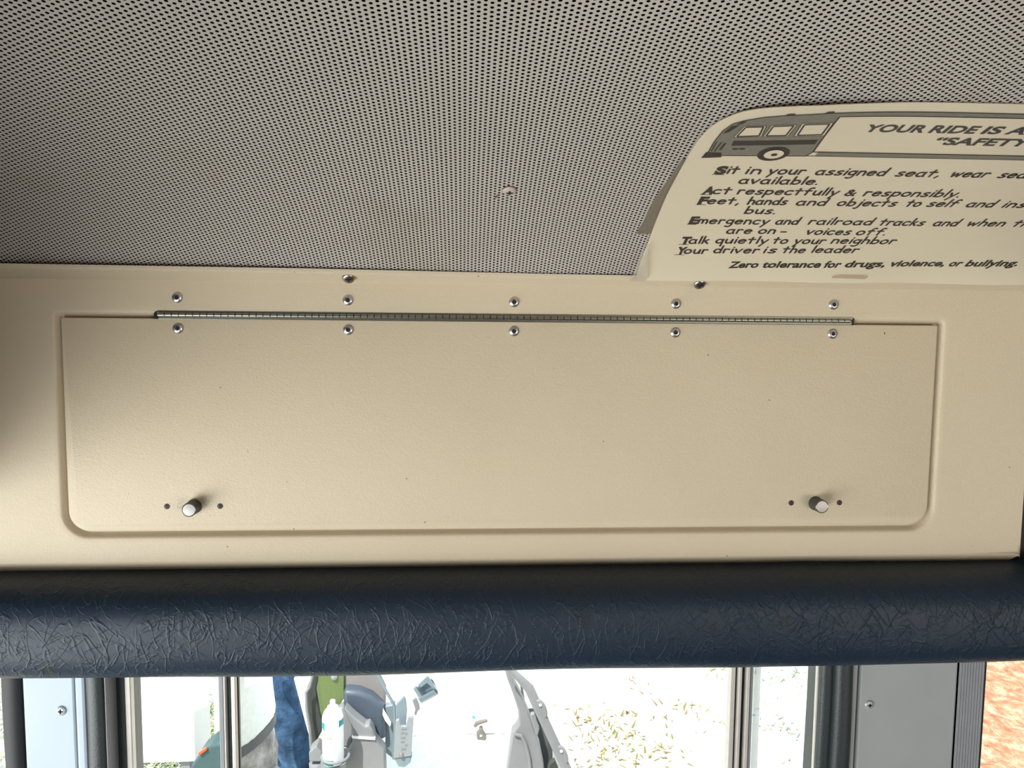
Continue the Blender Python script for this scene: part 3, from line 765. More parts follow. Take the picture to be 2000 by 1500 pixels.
for nm, c4 in (('a', [(.1855,.2178),(.2041,.2206),(.2015,.2358),(.1872,.2338)]), ('b', [(.2055,.2204),(.2224,.2217),(.2212,.2390),(.2047,.2366)]), ('c', [(.2266,.2220),(.2472,.2238),(.2448,.2420),(.2240,.2404)])):
    ink([c4], cbl, 0.0005)
    m_ = (sum(p[0] for p in c4)/4, sum(p[1] for p in c4)/4)
    inn = [(m_[0]+(p[0]-m_[0])*0.80, m_[1]+(p[1]-m_[1])*0.84) for p in c4]
    line(inn + [inn[0]], .0012, 0.0008); line(c4 + [c4[0]], .0004, 0.0008)
ink([[(.1883,.2056),(.2467,.2105),(.2460,.2170),(.1875,.2124)]], k, 0.0005)
ink([disc((.1928,.2010), .0012, 10, 2.0), disc((.1975,.2014), .0012, 10, 2.0)], k, 0.0005)
ink([[(.1722,.1872),(.1866,.1889),(.1846,.1953),(.1732,.1954)]], k, 0.0005)
line([(.1765,.1970),(.1762,.2110)], .0008); line([(.1790,.1968),(.1796,.2100)], .0010); line([(.1822,.1990),(.1828,.2090)], .0018)
ink([[(.1764,.2225),(.1800,.2245),(.1838,.2345),(.1790,.2335)]], k, 0.0005)
ink([[(.1815,.2352),(.1850,.2366),(.1868,.2405),(.1834,.2398)]], k, 0.0005)
for u in (.2110, .2355): ink([[(u-.003,.2518+(u-.21)*.15),(u+.003,.2526+(u-.21)*.15),(u+.002,.2542+(u-.21)*.15),(u-.002,.2536+(u-.21)*.15)]], k, 0.0005)
ink([disc((.2226,.1958), .0098, 24, 1.15)], k, 0.0009); ink([disc((.2228,.1962), .0062, 20, 1.15)], cbl, 0.0013); ink([disc((.2230,.1962), .0018, 12, 1.3)], k, 0.0017)
k.build('bus_outline', INK, sign); cbl.build('bus_window_print', PAPER, sign)

# tape and stain on the sign
b = MB()
def ribbon(pts, w0, w1, h):
    vs = []
    for i, (u, s) in enumerate(pts): vs += [cs(u + w0[i], s, h), cs(u + w1[i], s, h)]
    b.add(vs, [(2*i, 2*i+1, 2*i+3, 2*i+2) for i in range(len(pts)-1)])
ribbon([(SU0, .066 + .013*i) for i in range(10)], [-.0125, -.0105, -.0098, -.0100, -.0092, -.0080, -.0066, -.0050, -.0042, -.0030], [.001]*10, 0.0006)
b.build('tape_strip', mat_film('aged_brown_tape', (0.22, 0.19, 0.135), 0.72), sign)
b = MB(); ribbon([(SU0, -.004 + .008*i) for i in range(9)], [-.004, -.0035, -.003, -.0025, -.002, -.002, -.0015, -.001, 0], [.010, .012, .010, .008, .006, .004, .003, .002, .001], 0.0064)
b.build('corner_tape', mat_film('clear_tape', (0.62, 0.56, 0.46), 0.45, 0.25), sign)
b = MB(); b.add([cs(.372 + .018*math.cos(a), .0055 + .0045*math.sin(a) + .0008*math.sin(3*a), hb(.0055)+.0012) for a in [2*math.pi*i/20 for i in range(20)]], [tuple(range(20))])
b.build('brown_stain', mat_film('brown_stain', (0.42, 0.27, 0.11), 0.35), sign)

# ------------------------------------------------------------------ outside the doorway
def PP(L, Y): return [at(x, y, Y) for x, y in L]
def slab(name, L, Y, th, mat, parent, bev=0.006, up=0.0):
    """moulded panel facing the bus, th thick, pushed back and down"""
    mb = MB(); mb.prism(PP(L, Y), (0, th, up)); return mb.build(name, mat, parent, bevel=bev, seg=3, smooth=True)
HZV = 0.08
veh = tag(empty('utility_vehicle', (0.0, 2.4, GZ)), 'white utility vehicle with grey plastic trim parked right outside the doorway', 'vehicle')
def hood():
    mb = MB(); nx, ny = 24, 18; vs = []; fs = []
    x0, x1, y0, y1 = -0.36, 0.27, 1.62, 3.15
    for j in range(ny+1):
        for i in range(nx+1):
            a, b = i/nx, j/ny; ea = 1-abs(2*a-1)**6; eb = 1-abs(2*b-1)**8
            vs.append((x0+(x1-x0)*a, y0+(y1-y0)*b, HZV - 0.09*(1-ea*eb) + 0.05*(b-0.4) - 0.03*(2*a-1)**2))
    n = nx+1; fs = [(j*n+i, j*n+i+1, (j+1)*n+i+1, (j+1)*n+i) for j in range(ny) for i in range(nx)]
    rim = [i for i in range(n)] + [j*n+nx for j in range(1, ny+1)] + [ny*n+i for i in range(nx-1, -1, -1)] + [j*n for j in range(ny-1, 0, -1)]
    o = len(vs); vs += [(vs[i][0], vs[i][1], -0.30) for i in rim]; m = len(rim)
    fs += [(rim[k], o+k, o+(k+1) % m, rim[(k+1) % m]) for k in range(m)]; fs.append(tuple(range(o, o+m)))
    mb.add(vs, fs); return mb.build('hood', WHITE, veh, smooth=True)
hd = hood()
MB().box(-0.42, 0.33, 1.70, 3.40, -0.52, -0.30).build('chassis', GPLD, veh, bevel=0.02)
for x in (-0.46, 0.37):
    for y in (1.95, 3.10):
        w = MB().lathe([(0.10, -0.07), (0.20, -0.085), (0.235, -0.06), (0.24, 0), (0.235, 0.06), (0.20, 0.085), (0.10, 0.07)], (x, y, GZ+0.24), (1, 0, 0), 32).build('wheel', RUBBERD, veh, smooth=True)
        MB().lathe([(0.04, -0.075), (0.10, -0.072), (0.10, 0.072), (0.04, 0.075)], (x, y, GZ+0.24), (1, 0, 0), 24).build('rim', BRACK, w, smooth=True)
def hz(x, y):
    p = atz(x, y, HZV)
    for _ in range(3):
        a = (p.x+0.36)/0.63; b = (p.y-1.62)/1.53
        ea = 1-abs(2*a-1)**6; eb = 1-abs(2*b-1)**8
        p = atz(x, y, HZV - 0.09*(1-ea*eb) + 0.05*(b-0.4) - 0.03*(2*a-1)**2)
    return p
SEAM = simple('grey_panel_gap', (0.11, 0.10, 0.10), 0.8)
for L in ([(912,1433.5),(922,1433.5),(930,1437)], [(948,1434),(962,1433),(985,1434)], [(806,1438),(824,1437)]):
    MB().tube([hz(x, y) for x, y in L], 0.0018, 6).build('hood_seam', SEAM, hd)
# rubber draw latch
LY = hz(938, 1446).y
LT = simple('taupe_latch_rubber', (0.135, 0.115, 0.105), 0.6)
la = MB(); la.prism(PP([(930,1434),(935,1430),(937,1422),(943,1422),(944,1430),(950,1438),(949,1447),(932,1446)], LY), (0, 0.022, 0.0))
la = la.build('draw_latch', LT, veh, bevel=0.005, seg=3, smooth=True)
MB().tube(PP([(927,1419),(931,1413),(939,1410),(952,1407)], LY+0.004), [0.006, 0.0085, 0.008, 0.006], 12).build('pull_bar', LT, la, smooth=True)
MB().lathe([(0.0045, 0), (0.004, 0.002), (0.0005, 0.003)], at(939.5, 1437, LY-0.0005), (0, -1, 0.3), 16).build('rivet_head', WHITE, la, smooth=True)
MB().prism(PP([(921,1401),(925,1398),(928,1401),(929,1406)], LY+0.05), (0, 0.001, 0.0)).build('teal_sticker', simple('bright_teal', (0.01, 0.32, 0.36), 0.5), veh)

# right hand trim, tube and its eyelets
slab('corner_trim', [(983.6,1300),(990,1325),(1000,1351),(1013,1391),(1014,1416),(1001,1433),(997,1458),(989,1515),(1064,1515),(1062,1492),(1055,1458),(1042,1420),(1032,1391),(1017,1357),(1003,1330),(990,1300)], 1.78, 0.05, GPLA, veh, 0.01)
MB().tube(PP([(1006,1434),(1018,1437),(1026,1452),(1033,1478),(1037,1515)], 1.775), 0.006, 8).build('trim_rib', GPLA, veh, smooth=True)
tb = MB().tube(PP([(990,1300),(1010,1320),(1034,1345),(1047,1374),(1063,1408),(1086,1458),(1113,1515)], 1.72), [.008,.012,.0165,.0165,.0165,.0165,.0165], 16).build('roll_bar_tube', GPLA, veh, smooth=True)
for x, y in ((1057,1386),(1098,1476)):
    c = at(x, y, 1.705); ax = (at(x+12, y+26, 1.705) - at(x, y, 1.705)).normalized(); pv = Vector((0, -1, 0)); sx = ax.cross(pv).normalized()
    pts = [c + ax*(0.036*math.cos(t)) + sx*(0.018*math.sin(t)) for t in [2*math.pi*k/24 for k in range(24)]]
    mb = MB(); mb.prism(pts, (0, 0.016, 0)); e_ = mb.build('eyelet', GPLA, tb, bevel=0.004, smooth=True)
    MB().lathe([(0.005, 0), (0.0045, 0.002), (0.0005, 0.003)], c - ax*0.016 + Vector((0, -0.001, 0)) - sx*0.004, (0, -1, 0.3), 14).build('eyelet_bolt', WHITE, e_, smooth=True)
slab('tube_bracket', [(1036,1396),(1044,1394),(1049,1412),(1054,1424),(1050,1438),(1046,1436),(1040,1412)], 1.76, 0.02, GPLA, veh, 0.003)
slab('lower_bracket', [(1072,1494),(1084,1484),(1096,1515),(1068,1515)], 1.76, 0.02, GPLD, veh, 0.003)

# left hand seat, console and frame
OLIVE = mat_film('olive_flare_glass', (0.11, 0.16, 0.045), 0.85, 0.3)  # tinted glass; the green flare it reflects is put into the colour
slab('dark_side_panel', [(610,1315),(624,1315),(618,1345),(625,1390),(633,1416),(628,1430),(612,1460),(606,1460),(603,1400),(597,1372),(599,1345)], 1.86, 0.05, GPLD, veh, 0.006)
MB().tube(PP([(613,1310),(605,1342),(598,1352),(599,1385),(605,1420),(608,1462)], 1.83), 0.0055, 10).build('side_frame', GPLA, veh, smooth=True)
slab('olive_panel', [(622,1315),(672,1315),(672,1364),(660,1384),(640,1410),(634,1417),(626,1390),(620,1345)], 1.84, 0.012, OLIVE, veh, 0.002)
slab('taupe_panel', [(670,1312),(733,1312),(752,1350),(752,1386),(725,1364),(695,1354),(670,1352)], 1.85, 0.05, TAUPE, veh, 0.006)
MB().lathe([(0.012, 0), (0.011, 0.004), (0.006, 0.007), (0.0005, 0.0075)], at(653, 1322, 1.838), (0, -1, 0.3), 20).build('panel_knob', GPLA, veh, smooth=True)
slab('seat_pad', [(670,1349),(700,1352),(725,1362),(749,1384),(754,1446),(730,1446),(713,1420),(690,1400),(670,1384)], 1.80, 0.09, BLUESEAT, veh, 0.014)
slab('lower_side_panel', [(752,1380),(771,1376),(772,1486),(752,1470)], 1.83, 0.03, BRACK, veh, 0.003)
con = slab('console_back', [(668,1380),(648,1397),(633,1418),(630,1444),(640,1462),(690,1462),(692,1420),(682,1396)], 1.78, 0.05, GPLA, veh, 0.01)
slab('console', [(672,1383),(692,1402),(714,1419),(720,1416),(728,1427),(732,1444),(751,1466),(753,1520),(636,1520),(640,1490),(660,1482),(676,1472),(686,1458),(689,1440),(684,1412)], 1.745, 0.05, GPLA, veh, 0.014)
slab('console_lip', [(686,1439),(731,1442),(733,1446),(688,1443)], 1.738, 0.02, WHITE, veh, 0.002)
c = at(655, 1476, 1.675)
mb = MB(); n = 28; rr = 0.043; pts = [(c.x + rr*math.cos(t), c.y + rr*math.sin(t), c.z + 0.0) for t in [2*math.pi*k/n for k in range(n+1)]]
mb.tube(pts, 0.0045, 8); mb.build('cup_holder_ring', GPLA, veh, smooth=True)
bx = MB(); bx.prism(PP([(603,1470),(618,1457),(629,1469),(628,1488),(604,1488)], 1.77), (0, 0.06, 0)); bx.build('gear_lever_knob', GPLA, veh, bevel=0.004)
p = at(621, 1489, 1.80); MB().lathe([(0.026, -0.10), (0.029, -0.02), (0.030, 0.0), (0.026, 0.006), (0.0005, 0.008)], p, (0, 0, 1), 24).build('lever_boot', GPLA, veh, smooth=True)
MB().tube(PP([(733,1312),(752,1346),(770,1377),(771.5,1420),(769,1482)], 1.80), 0.0055, 10).build('frame_edge', BRACK, veh, smooth=True)
slab('white_side_flap', [(748,1384),(756,1398),(764,1412),(762,1420),(752,1408),(747,1396)], 1.795, 0.006, WHITE, veh, 0.001)
slab('gusset_plate', [(773,1378),(788,1361),(793,1368),(795,1388),(793,1416),(781,1419),(774,1408)], 1.78, 0.015, BRACK, veh, 0.002)
br = slab('support_bracket', [(773,1407),(780,1406),(782,1418),(792,1419),(797,1400),(808,1402),(803,1477),(769,1481)], 1.74, 0.012, simple('pale_steel', (0.27, 0.29, 0.32), 0.35, 0.2), veh, 0.002)
slab('bracket_foot', [(768,1479),(805,1476),(802,1490),(790,1500),(778,1498)], 1.745, 0.03, BRACK, veh, 0.004)
MB().lathe([(0.0075, 0), (0.0072, 0.003), (0.0045, 0.006), (0.0005, 0.0065)], at(783.5, 1474, 1.738), (0, -1, 0.3), 18).build('bracket_bolt', simple('warm_zinc', (0.30, 0.25, 0.22), 0.4, 0.5), br, smooth=True)
for k, (x, y, w) in enumerate(((789,1424,9),(786,1432,5),(793,1433,4),(787,1441,8),(786,1449,6),(793,1455,4),(788,1463,8))):
    q = at(x, y, 1.7385); MB().box(q.x-w*0.0009, q.x+w*0.0009, q.y, q.y+0.001, q.z-0.0022, q.z+0.0022).build('embossed_mark', GPLA, br)
slab('small_bracket', [(805,1368),(812,1364),(818,1376),(820,1386),(816,1389),(813,1398),(809,1396),(811,1386)], 1.80, 0.012, GPLA, veh, 0.002)
# spring clip for a bar
mb = MB(); c0 = at(833, 1349, 1.80); ax = (at(848, 1341, 1.80) - at(833, 1349, 1.80)).normalized(); up = Vector((0, -0.55, 0.83)); up = (up - ax*up.dot(ax)).normalized(); sd_ = ax.cross(up).normalized()
vs = []; n = 22
for r in (0.030, 0.026):
    for h in (-0.030, 0.030):
        for k in range(n+1):
            a = math.radians(50 + 285*k/n); vs.append(c0 + ax*h + (up*math.cos(a) + sd_*math.sin(a))*r)
m = n+1; fs = []
for k in range(n): fs += [(k, k+1, m+k+1, m+k), (2*m+k, 3*m+k, 3*m+k+1, 2*m+k+1), (k, 2*m+k, 2*m+k+1, k+1), (m+k, m+k+1, 3*m+k+1, 3*m+k)]
fs += [(0, m, 3*m, 2*m), (n, 2*m+n, 3*m+n, m+n)]
mb.add(vs, fs); ck = mb.build('spring_clip', BRACK, veh, smooth=True)
mb = MB(); mb.prism(PP([(807,1346),(812,1341),(830,1370),(825,1375)], 1.79), (0, 0.01, 0)); mb.build('clip_flange', BRACK, ck, bevel=0.001)
mb = MB(); mb.prism(PP([(816,1338),(832,1323),(836,1321),(851,1345),(848,1347),(834,1334),(822,1343)], 1.785), (0, 0.008, 0)); mb.build('clip_tongue', BRACK, ck, bevel=0.001)

cq = at(651, 1487, 1.675)
MB().lathe([(0.030, -0.07), (0.040, -0.06), (0.041, -0.001), (0.039, -0.0015), (0.001, -0.0016)], cq, (0, 0, 1), 28).build('cup_holder', GPLA, veh, smooth=True)
# spray can standing in the cup holder
cb = at(651, 1487, 1.675); can = tag(empty('spray_can', cb), 'white spray can with teal bands in the cup holder of the utility vehicle', 'can')
CANW = simple('white_can_paint', (0.80, 0.82, 0.82), 0.3); TEAL = simple('teal_print', (0.01, 0.23, 0.25), 0.35); PINK = simple('pink_print', (0.55, 0.30, 0.30), 0.4)
rc = 0.0345
MB().lathe([(rc*0.96, 0), (rc, 0.004), (rc, 0.150), (rc*0.97, 0.156), (rc*0.80, 0.172), (rc*0.55, 0.182)], cb, (0, 0, 1), 36).build('can_body', CANW, can, smooth=True)
MB().lathe([(rc*0.50, 0.182), (rc*0.50, 0.188), (rc*0.26, 0.190), (rc*0.26, 0.206), (rc*0.2, 0.209)], cb, (0, 0, 1), 24).build('nozzle', CANW, can, smooth=True)
def wrap(name, a0, a1, z0, z1, mat, wob=0.0):
    mb = MB(); vs = []; n = 14
    for k in range(n+1):
        a = math.radians(a0 + (a1-a0)*k/n); w = wob*math.sin(math.pi*k/n)
        for z in (z0 + w, z1 - w*0.4): vs.append((cb.x + (rc+0.0004)*math.sin(a), cb.y - (rc+0.0004)*math.cos(a), cb.z + z))
    mb.add(vs, [(2*k, 2*k+2, 2*k+3, 2*k+1) for k in range(n)]); mb.build(name, mat, can, smooth=True)
wrap('teal_band', -80, 10, 0.004, 0.022, TEAL); wrap('teal_band', -85, -38, 0.118, 0.145, TEAL, 0.004); wrap('teal_band', 42, 85, 0.128, 0.152, TEAL, 0.004)
wrap('pink_label', -40, 5, 0.094, 0.100, PINK); wrap('pink_label', -50, -30, 0.052, 0.070, simple('grey_print', (0.4, 0.42, 0.43), 0.4))

# things beyond the left pane
wb = MB(); p0 = at(250, 1441, 1.85); p1 = at(413, 1437, 2.02)
wb.box(p0.x-0.10, p1.x, 1.85, 2.02, p1.z, p1.z+0.50)
wbx = tag(wb.build('white_box', WHITE, None, bevel=0.008), 'large white flat-sided box seen through the left glass pane', 'box')
lg = p1.z
for x in (p0.x-0.06, p1.x-0.04):
    for y in (1.88, 1.99): MB().box(x-0.015, x+0.015, y-0.015, y+0.015, GZ, lg+0.01).build('leg', GPLA, wbx)
tbn = tag(empty('teal_bin', at(420, 1500, 1.7)), 'dark teal bin corner with an orange reflector below the white box', 'bin')
TB = simple('dark_teal_plastic', (0.035, 0.075, 0.085), 0.5)
mb = MB(); L = PP([(366,1520),(374,1496),(386,1478),(404,1462),(412,1456),(440,1450),(440,1520)], 1.68); mb.prism(L, (0, 0.10, 0)); mb.build('bin_body', TB, tbn, bevel=0.008)
mb = MB(); mb.prism(PP([(386,1472),(402,1461),(405,1465),(390,1476)], 1.672), (0, 0.012, 0)); mb.build('reflector', simple('orange_reflector', (0.42, 0.075, 0.015), 0.3), tbn, bevel=0.002)
q = at(400, 1519, 1.68); MB().box(q.x-0.04, q.x+0.06, 1.695, 1.765, GZ, q.z).build('bin_base', TB, tbn)

# dry grass and leaf litter on the pale ground
def blades(name, spots, cols, label, seed, thin=0.0):
    rnd = random.Random(seed); mb = MB()
    for x, y, rx, n in spots:
        c = atz(x, y, GZ)
        for _ in range(n):
            px_, py_ = c.x + rnd.gauss(0, rx), c.y + rnd.gauss(0, rx*1.3); a = rnd.uniform(0, 6.28); L = rnd.uniform(0.025, 0.07); w = rnd.uniform(0.003, 0.007)
            d = Vector((math.cos(a), math.sin(a), rnd.uniform(0.1, 0.7))); s_ = Vector((-math.sin(a), math.cos(a), 0))
            o = Vector((px_, py_, GZ+0.002)); mb.m = rnd.randrange(len(cols))
            if rnd.random() < thin: continue
            mb.add([o - s_*w, o + s_*w, o + d*L*0.6 + s_*w*0.7, o + d*L, o + d*L*0.6 - s_*w*0.7], [(0, 1, 2, 3, 4)])
    o = mb.build(name, cols); return tag(o, label, 'grass', kind='stuff')
ST = [simple('straw_%s' % n_, c, 0.9) for n_, c in (('yellow', (0.26, 0.20, 0.055)), ('ochre', (0.20, 0.115, 0.04)), ('olive', (0.14, 0.13, 0.035)))]
GRN = [simple('grass_%s' % n_, c, 0.9) for n_, c in (('sage', (0.22, 0.26, 0.17)), ('teal', (0.10, 0.14, 0.13)), ('pale', (0.45, 0.45, 0.34)), ('leaf', (0.26, 0.27, 0.10)))]
sp = [(1143,1400,.05,14),(1152,1412,.08,26),(1185,1432,.12,60),(1198,1445,.13,70),(1215,1460,.12,60),(1225,1440,.12,36),(1232,1430,.15,20),(1178,1493,.1,40),(1190,1500,.1,30),(1298,1395,.07,18),(1315,1382,.02,6),(1340,1387,.05,16),
      (1310,1468,.06,20),(1300,1484,.06,20),(1330,1466,.03,6),(1228,1332,.03,8),(1240,1340,.04,6),(1270,1350,.04,8),(1410,1325,.06,16),(1422,1310,.08,20),(1414,1402,.08,14),(1400,1430,.08,8),(1230,1400,.05,6),(1125,1495,.06,8),(1090,1380,.05,4)]
blades('dry_grass', sp, ST, 'yellow tufts of dry grass on the bright ground outside the doorway', 3, 0.45)
sp = [(x, y, .10, 40) for x in range(250, 440, 16) for y in (1450, 1470, 1490, 1510)] + [(x, y, .09, 24) for x in (412, 420, 428) for y in range(1320, 1450, 16)] + [(x, y, .1, 30) for x in (0, 6) for y in range(1315, 1510, 16)]
blades('green_grass', sp, GRN, 'mixed green grass and leaves on the ground outside the left pane', 5)
sp = [(1526,1333,.08,20),(1545,1318,.1,16),(1523,1415,.07,12),(1510,1405,.05,5),(1498,1370,.05,4),(1500,1425,.03,4),(1556,1440,.02,3),(1545,1492,.03,3)]
blades('green_leaves', sp, GRN[:2], 'few scattered green leaves on the ground outside the right pane', 9)

# people standing by the vehicle
def skin_mesh(name, pts, edges, mat, parent, root=0, sub=2):
    me = bpy.data.meshes.new(name); me.from_pydata([tuple(p[0]) for p in pts], edges, [])
    o = bpy.data.objects.new(name, me); COL.objects.link(o)
    m = o.modifiers.new('skin', 'SKIN'); m.use_smooth_shade = True
    o.modifiers.new('sub', 'SUBSURF').levels = sub; o.modifiers['sub'].render_levels = sub
    sv = me.skin_vertices[0].data if me.skin_vertices else None
    if sv is None:
        bm = bmesh.new(); bm.from_mesh(me); bm.verts.layers.skin.verify(); bm.to_mesh(me); bm.free(); sv = me.skin_vertices[0].data
    for k, p in enumerate(pts):
        r = p[1]; sv[k].radius = r if isinstance(r, tuple) else (r, r); sv[k].use_root = (k == root)
    dg = bpy.context.evaluated_depsgraph_get(); dg.update()
    ev = bpy.data.meshes.new_from_object(o.evaluated_get(dg)); bpy.data.objects.remove(o); bpy.data.meshes.remove(me)
    ev.name = name
    return link(name, ev, mat, parent, True)
SKIN = simple('skin', (0.45, 0.27, 0.19), 0.5); HAIR = simple('dark_hair', (0.03, 0.02, 0.015), 0.6); SHOE = simple('brown_boot', (0.06, 0.035, 0.02), 0.6)
def loft(mb, rings, n=28, seam=False):
    """elliptical rings (centre, half width, half depth along Y, sideways tilt) joined into one closed skin"""
    vs, fs = [], []
    for i, (c, rw, rd, tl) in enumerate(rings):
        t = (rings[min(i+1, len(rings)-1)][0] - rings[max(i-1, 0)][0])
        t = Vector((t.x, t.y, t.z)).normalized() if seam else Vector((0, 0, 1))
        dp = Vector((0, 1, 0)); w = dp.cross(t).normalized(); dp = t.cross(w).normalized()
        for k in range(n):
            a = 2*math.pi*k/n; q = 1 + 0.03*math.sin(5*a + i*1.7)
            vs.append(c + w*(rw*q*math.cos(a)) + dp*(rd*q*math.sin(a)) + Vector((0, 0, tl*math.copysign(1, w.x)*math.cos(a))))
    for i in range(len(rings)-1):
        for k in range(n): k2 = (k+1) % n; fs.append((i*n+k, i*n+k2, (i+1)*n+k2, (i+1)*n+k))
    fs += [tuple(range(n))[::-1], tuple((len(rings)-1)*n+k for k in range(n))]
    mb.add(vs, fs)
def person(label, P, legs, shirt, jean, belt, arms_up, tilt=0.0, lean=0.0, hem=.09):
    """P: pelvis; legs: two lists hip, knee, ankle as offsets; the figure faces +X"""
    P = Vector(P); r = tag(empty('person', (P.x, P.y, GZ)), label, 'person')
    V = lambda x, y, z: P + Vector((x, y, z))
    B = [(V(0,0,0), (.062,.10)), (V(.0,0,.18), (.066,.10)), (V(-.02,0,.40), (.075,.11)), (V(-.03,0,.53), (.055,.09)), (V(-.02,0,.62), .05), (V(.0,0,.72), (.075,.07)), (V(.02,0,.80), (.095,.078)), (V(.01,0,.86), (.07,.06))]
    E_ = [(0,1),(1,2),(2,3),(3,4),(4,5),(5,6),(6,7)]
    ank = []
    for h, k, a in legs:
        n0 = len(B); h, k, a = V(*h), V(*k), V(*a)
        B += [(h, .062), (h.lerp(k, .5), .058), (k, .050), (k.lerp(a, .4), .050), (a, .038), (a + Vector((.07, 0, -.045)), (.035,.04)), (a + Vector((.17, 0, -.06)), (.022,.042))]
        E_ += [(0, n0)] + [(n0+i, n0+i+1) for i in range(6)]; ank.append((h, k, a))
    arms = []
    for s_ in (-1, 1):
        n0 = len(B); sh, elb, wr = V(-.04, .19*s_, .50), V(*arms_up[0]) + Vector((0, .24*s_, 0)), V(*arms_up[1]) + Vector((0, .18*s_, 0))
        B += [(sh, .052), (sh.lerp(elb, .5), .046), (elb, .038), (wr, .027)]; E_ += [(3, n0), (n0, n0+1), (n0+1, n0+2), (n0+2, n0+3)]
        d = (wr - elb).normalized(); sd2 = d.cross(Vector((0, 1, 0))).normalized(); lat = Vector((0, 1, 0))
        pm = len(B); B.append((wr + d*.055, (.038, .016))); E_.append((n0+3, pm))
        for q, (off, ln) in enumerate(((-.028, .065), (-.009, .078), (.010, .072), (.028, .055))):
            m0 = len(B); kn = wr + d*.095 + lat*off
            B += [(kn, .0095), (kn + d*ln*.5 - sd2*.012, .0088), (kn + d*ln*.85 - sd2*.036, .0078)]; E_ += [(pm, m0), (m0, m0+1), (m0+1, m0+2)]
        m0 = len(B); B += [(wr + d*.035 - lat*s_*.042, .011), (wr + d*.070 - lat*s_*.058 - sd2*.01, .0095)]; E_ += [(pm, m0), (m0, m0+1)]
        arms.append((sh, elb, wr))
    body = skin_mesh('body', B, E_, SKIN, r)
    # face, hair
    hc = V(.02, 0, .80)
    MB().lathe([(.004, 0), (.016, -.012), (.013, -.03)], hc + Vector((.105, 0, .0)), (0, 0, 1), 10).build('nose', SKIN, body, smooth=True)
    for s_ in (-1, 1):
        MB().lathe([(.001, 0), (.010, .004), (.001, .009)], hc + Vector((.086, .03*s_, .02)), (1, 0, 0), 10).build('eye', BLACK, body, smooth=True)
        MB().lathe([(.001, 0), (.026, .006), (.020, .014), (.001, .016)], hc + Vector((-.005, .074*s_, 0)), (0, s_, 0), 12).build('ear', SKIN, body, smooth=True)
    MB().box(hc.x+.088, hc.x+.094, hc.y-.022, hc.y+.022, hc.z-.055, hc.z-.049).build('mouth', simple('lips', (.35, .12, .10), .5), body, bevel=.002)
    hv = []; hf = []
    for j in range(9):
        for i in range(20):
            a = 2*math.pi*i/20; t_ = math.pi*0.56*j/8 * (1.0 - 0.32*max(0, math.cos(a)))
            hv.append(hc + Vector((-.005 + .112*math.sin(t_)*math.cos(a), .094*math.sin(t_)*math.sin(a), .005 + .115*math.cos(t_))))
    hf = [(j*20+i, j*20+(i+1) % 20, (j+1)*20+(i+1) % 20, (j+1)*20+i) for j in range(8) for i in range(20)]
    MB().add(hv, hf).build('hair', HAIR, r, smooth=True)
    mb = MB(); loft(mb, [(V(0, 0, .13 + .0), .100, .150, tilt), (V(.0, 0, .06), .108, .158, tilt), (V(.01, 0, -.02), .116, .165, tilt*.7), (V(.015, 0, -.10), .100, .160, 0)])
    for h, k, a in ank:
        loft(mb, [(h + Vector((0, 0, .06)), .085, .08, 0), (h, .105, .098, 0), (h.lerp(k, .5), .092, .088, 0), (k, .076, .074, 0), (k.lerp(a, .35), .072, .070, 0), (k.lerp(a, .94), .066, .066, 0)], seam=True)
    mb.build('jeans', jean, r, smooth=True)
    for h, k, a in ank: skin_mesh('shoe', [(a + Vector((-.03, 0, -.02)), .05), (a + Vector((.06, 0, -.05)), (.05,.05)), (a + Vector((.19, 0, -.06)), (.038,.05))], [(0,1),(1,2)], SHOE, r, 0)
    mb = MB(); loft(mb, [(V(0, 0, hem), .108 + (.02 if hem < 0 else 0), .160, tilt), (V(.004, 0, .17), .112, .162, tilt*.6), (V(.0, 0, .28), .108, .165, 0), (V(-.02, 0, .40), .118, .185, 0), (V(-.035, 0, .50), .095, .185, 0), (V(-.035, 0, .555), .065, .10, 0), (V(-.03, 0, .60), .060, .066, 0)])
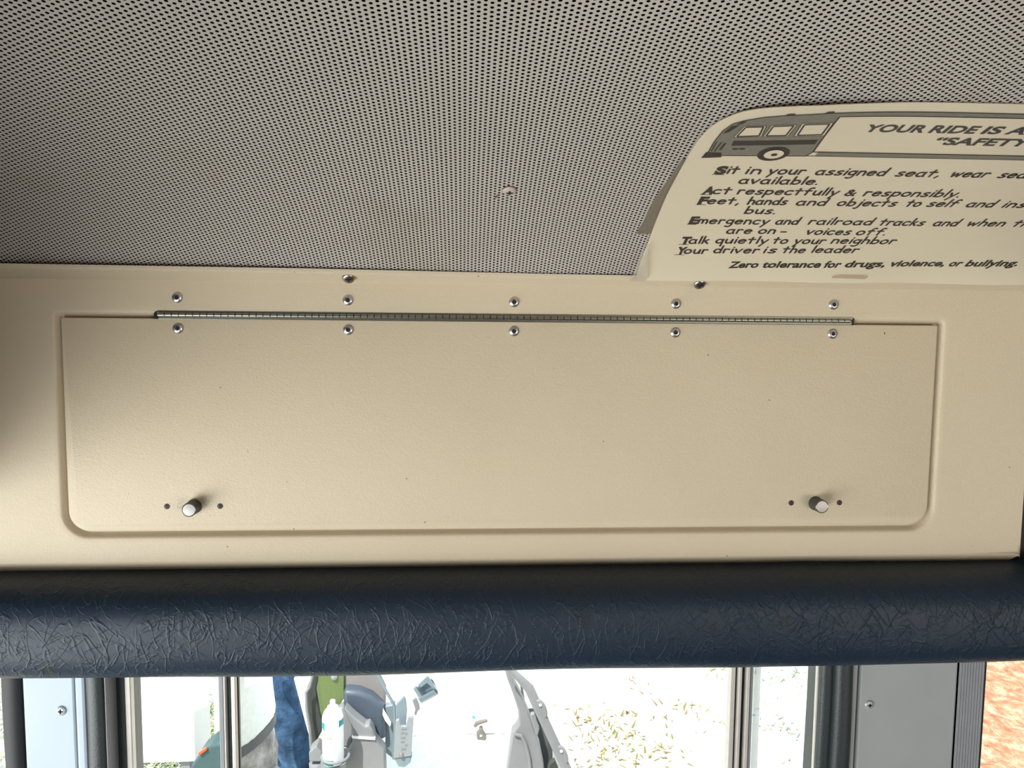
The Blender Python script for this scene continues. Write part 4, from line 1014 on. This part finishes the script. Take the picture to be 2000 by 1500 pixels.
    for sh, elb, wr in arms:
        loft(mb, [(sh, .068, .068, 0), (sh.lerp(elb, .5), .062, .062, 0), (elb, .055, .055, 0), (elb.lerp(wr, .5), .048, .048, 0), (elb.lerp(wr, .9), .040, .040, 0)], seam=True)
    mb.build('shirt', shirt, r, smooth=True)
    if belt:
        mb = MB(); n = 36; vs = []
        for k in range(n):
            a = 2*math.pi*k/n
            for rr, z in ((.100, .080), (.117, .082), (.117, .122), (.100, .124)):
                vs.append(V(rr*math.cos(a), rr*1.43*math.sin(a), z + tilt*math.cos(a)))
        mb.add(vs, [(4*k+j, 4*((k+1) % n)+j, 4*((k+1) % n)+(j+1) % 4, 4*k+(j+1) % 4) for k in range(n) for j in range(4)])
        bl = mb.build('belt', belt, r, smooth=True)
        q = V(.02, -.168, .104 + tilt*0.1); MB().box(q.x-.004, q.x+.004, q.y-.004, q.y+.012, q.z-.024, q.z+.024).build('belt_loop', jean, bl)
    return r
pa = at(480, 1466, 2.3)
person('person in a white shirt, grey jeans and grey belt standing behind the left door mullion', (pa.x, pa.y, pa.z-.03), [((.055, -.08, -.07), (.34, -.11, -.28), (.10, -.11, GZ - (pa.z-.03) + .085)), ((-.02, .09, -.06), (.06, .10, -.48), (-.04, .10, GZ - (pa.z-.03) + .085))],
       simple('white_cotton', (0.80, 0.80, 0.78), 0.8), mat_denim('pale_grey_denim', (0.38, 0.355, 0.345)), simple('grey_leather_belt', (0.10, 0.10, 0.11), 0.5), ((.0, 0, .46), (.10, 0, .56)), 0.05)
pb = at(520, 1290, 2.9)
person('person in blue jeans and dark green jacket standing beside the white utility vehicle', (pb.x, pb.y, pb.z), [((.04, -.09, -.06), (.17, -.11, -.45), (.03, -.12, GZ - pb.z + .085)), ((-.01, .09, -.06), (.03, .10, -.48), (.02, .10, GZ - pb.z + .085))],
       simple('dark_green_jacket', (0.018, 0.045, 0.045), 0.7), mat_denim('blue_denim', (0.045, 0.095, 0.185)), None, ((.02, 0, .28), (.15, 0, .38)), 0.0, 0.0, -.10)
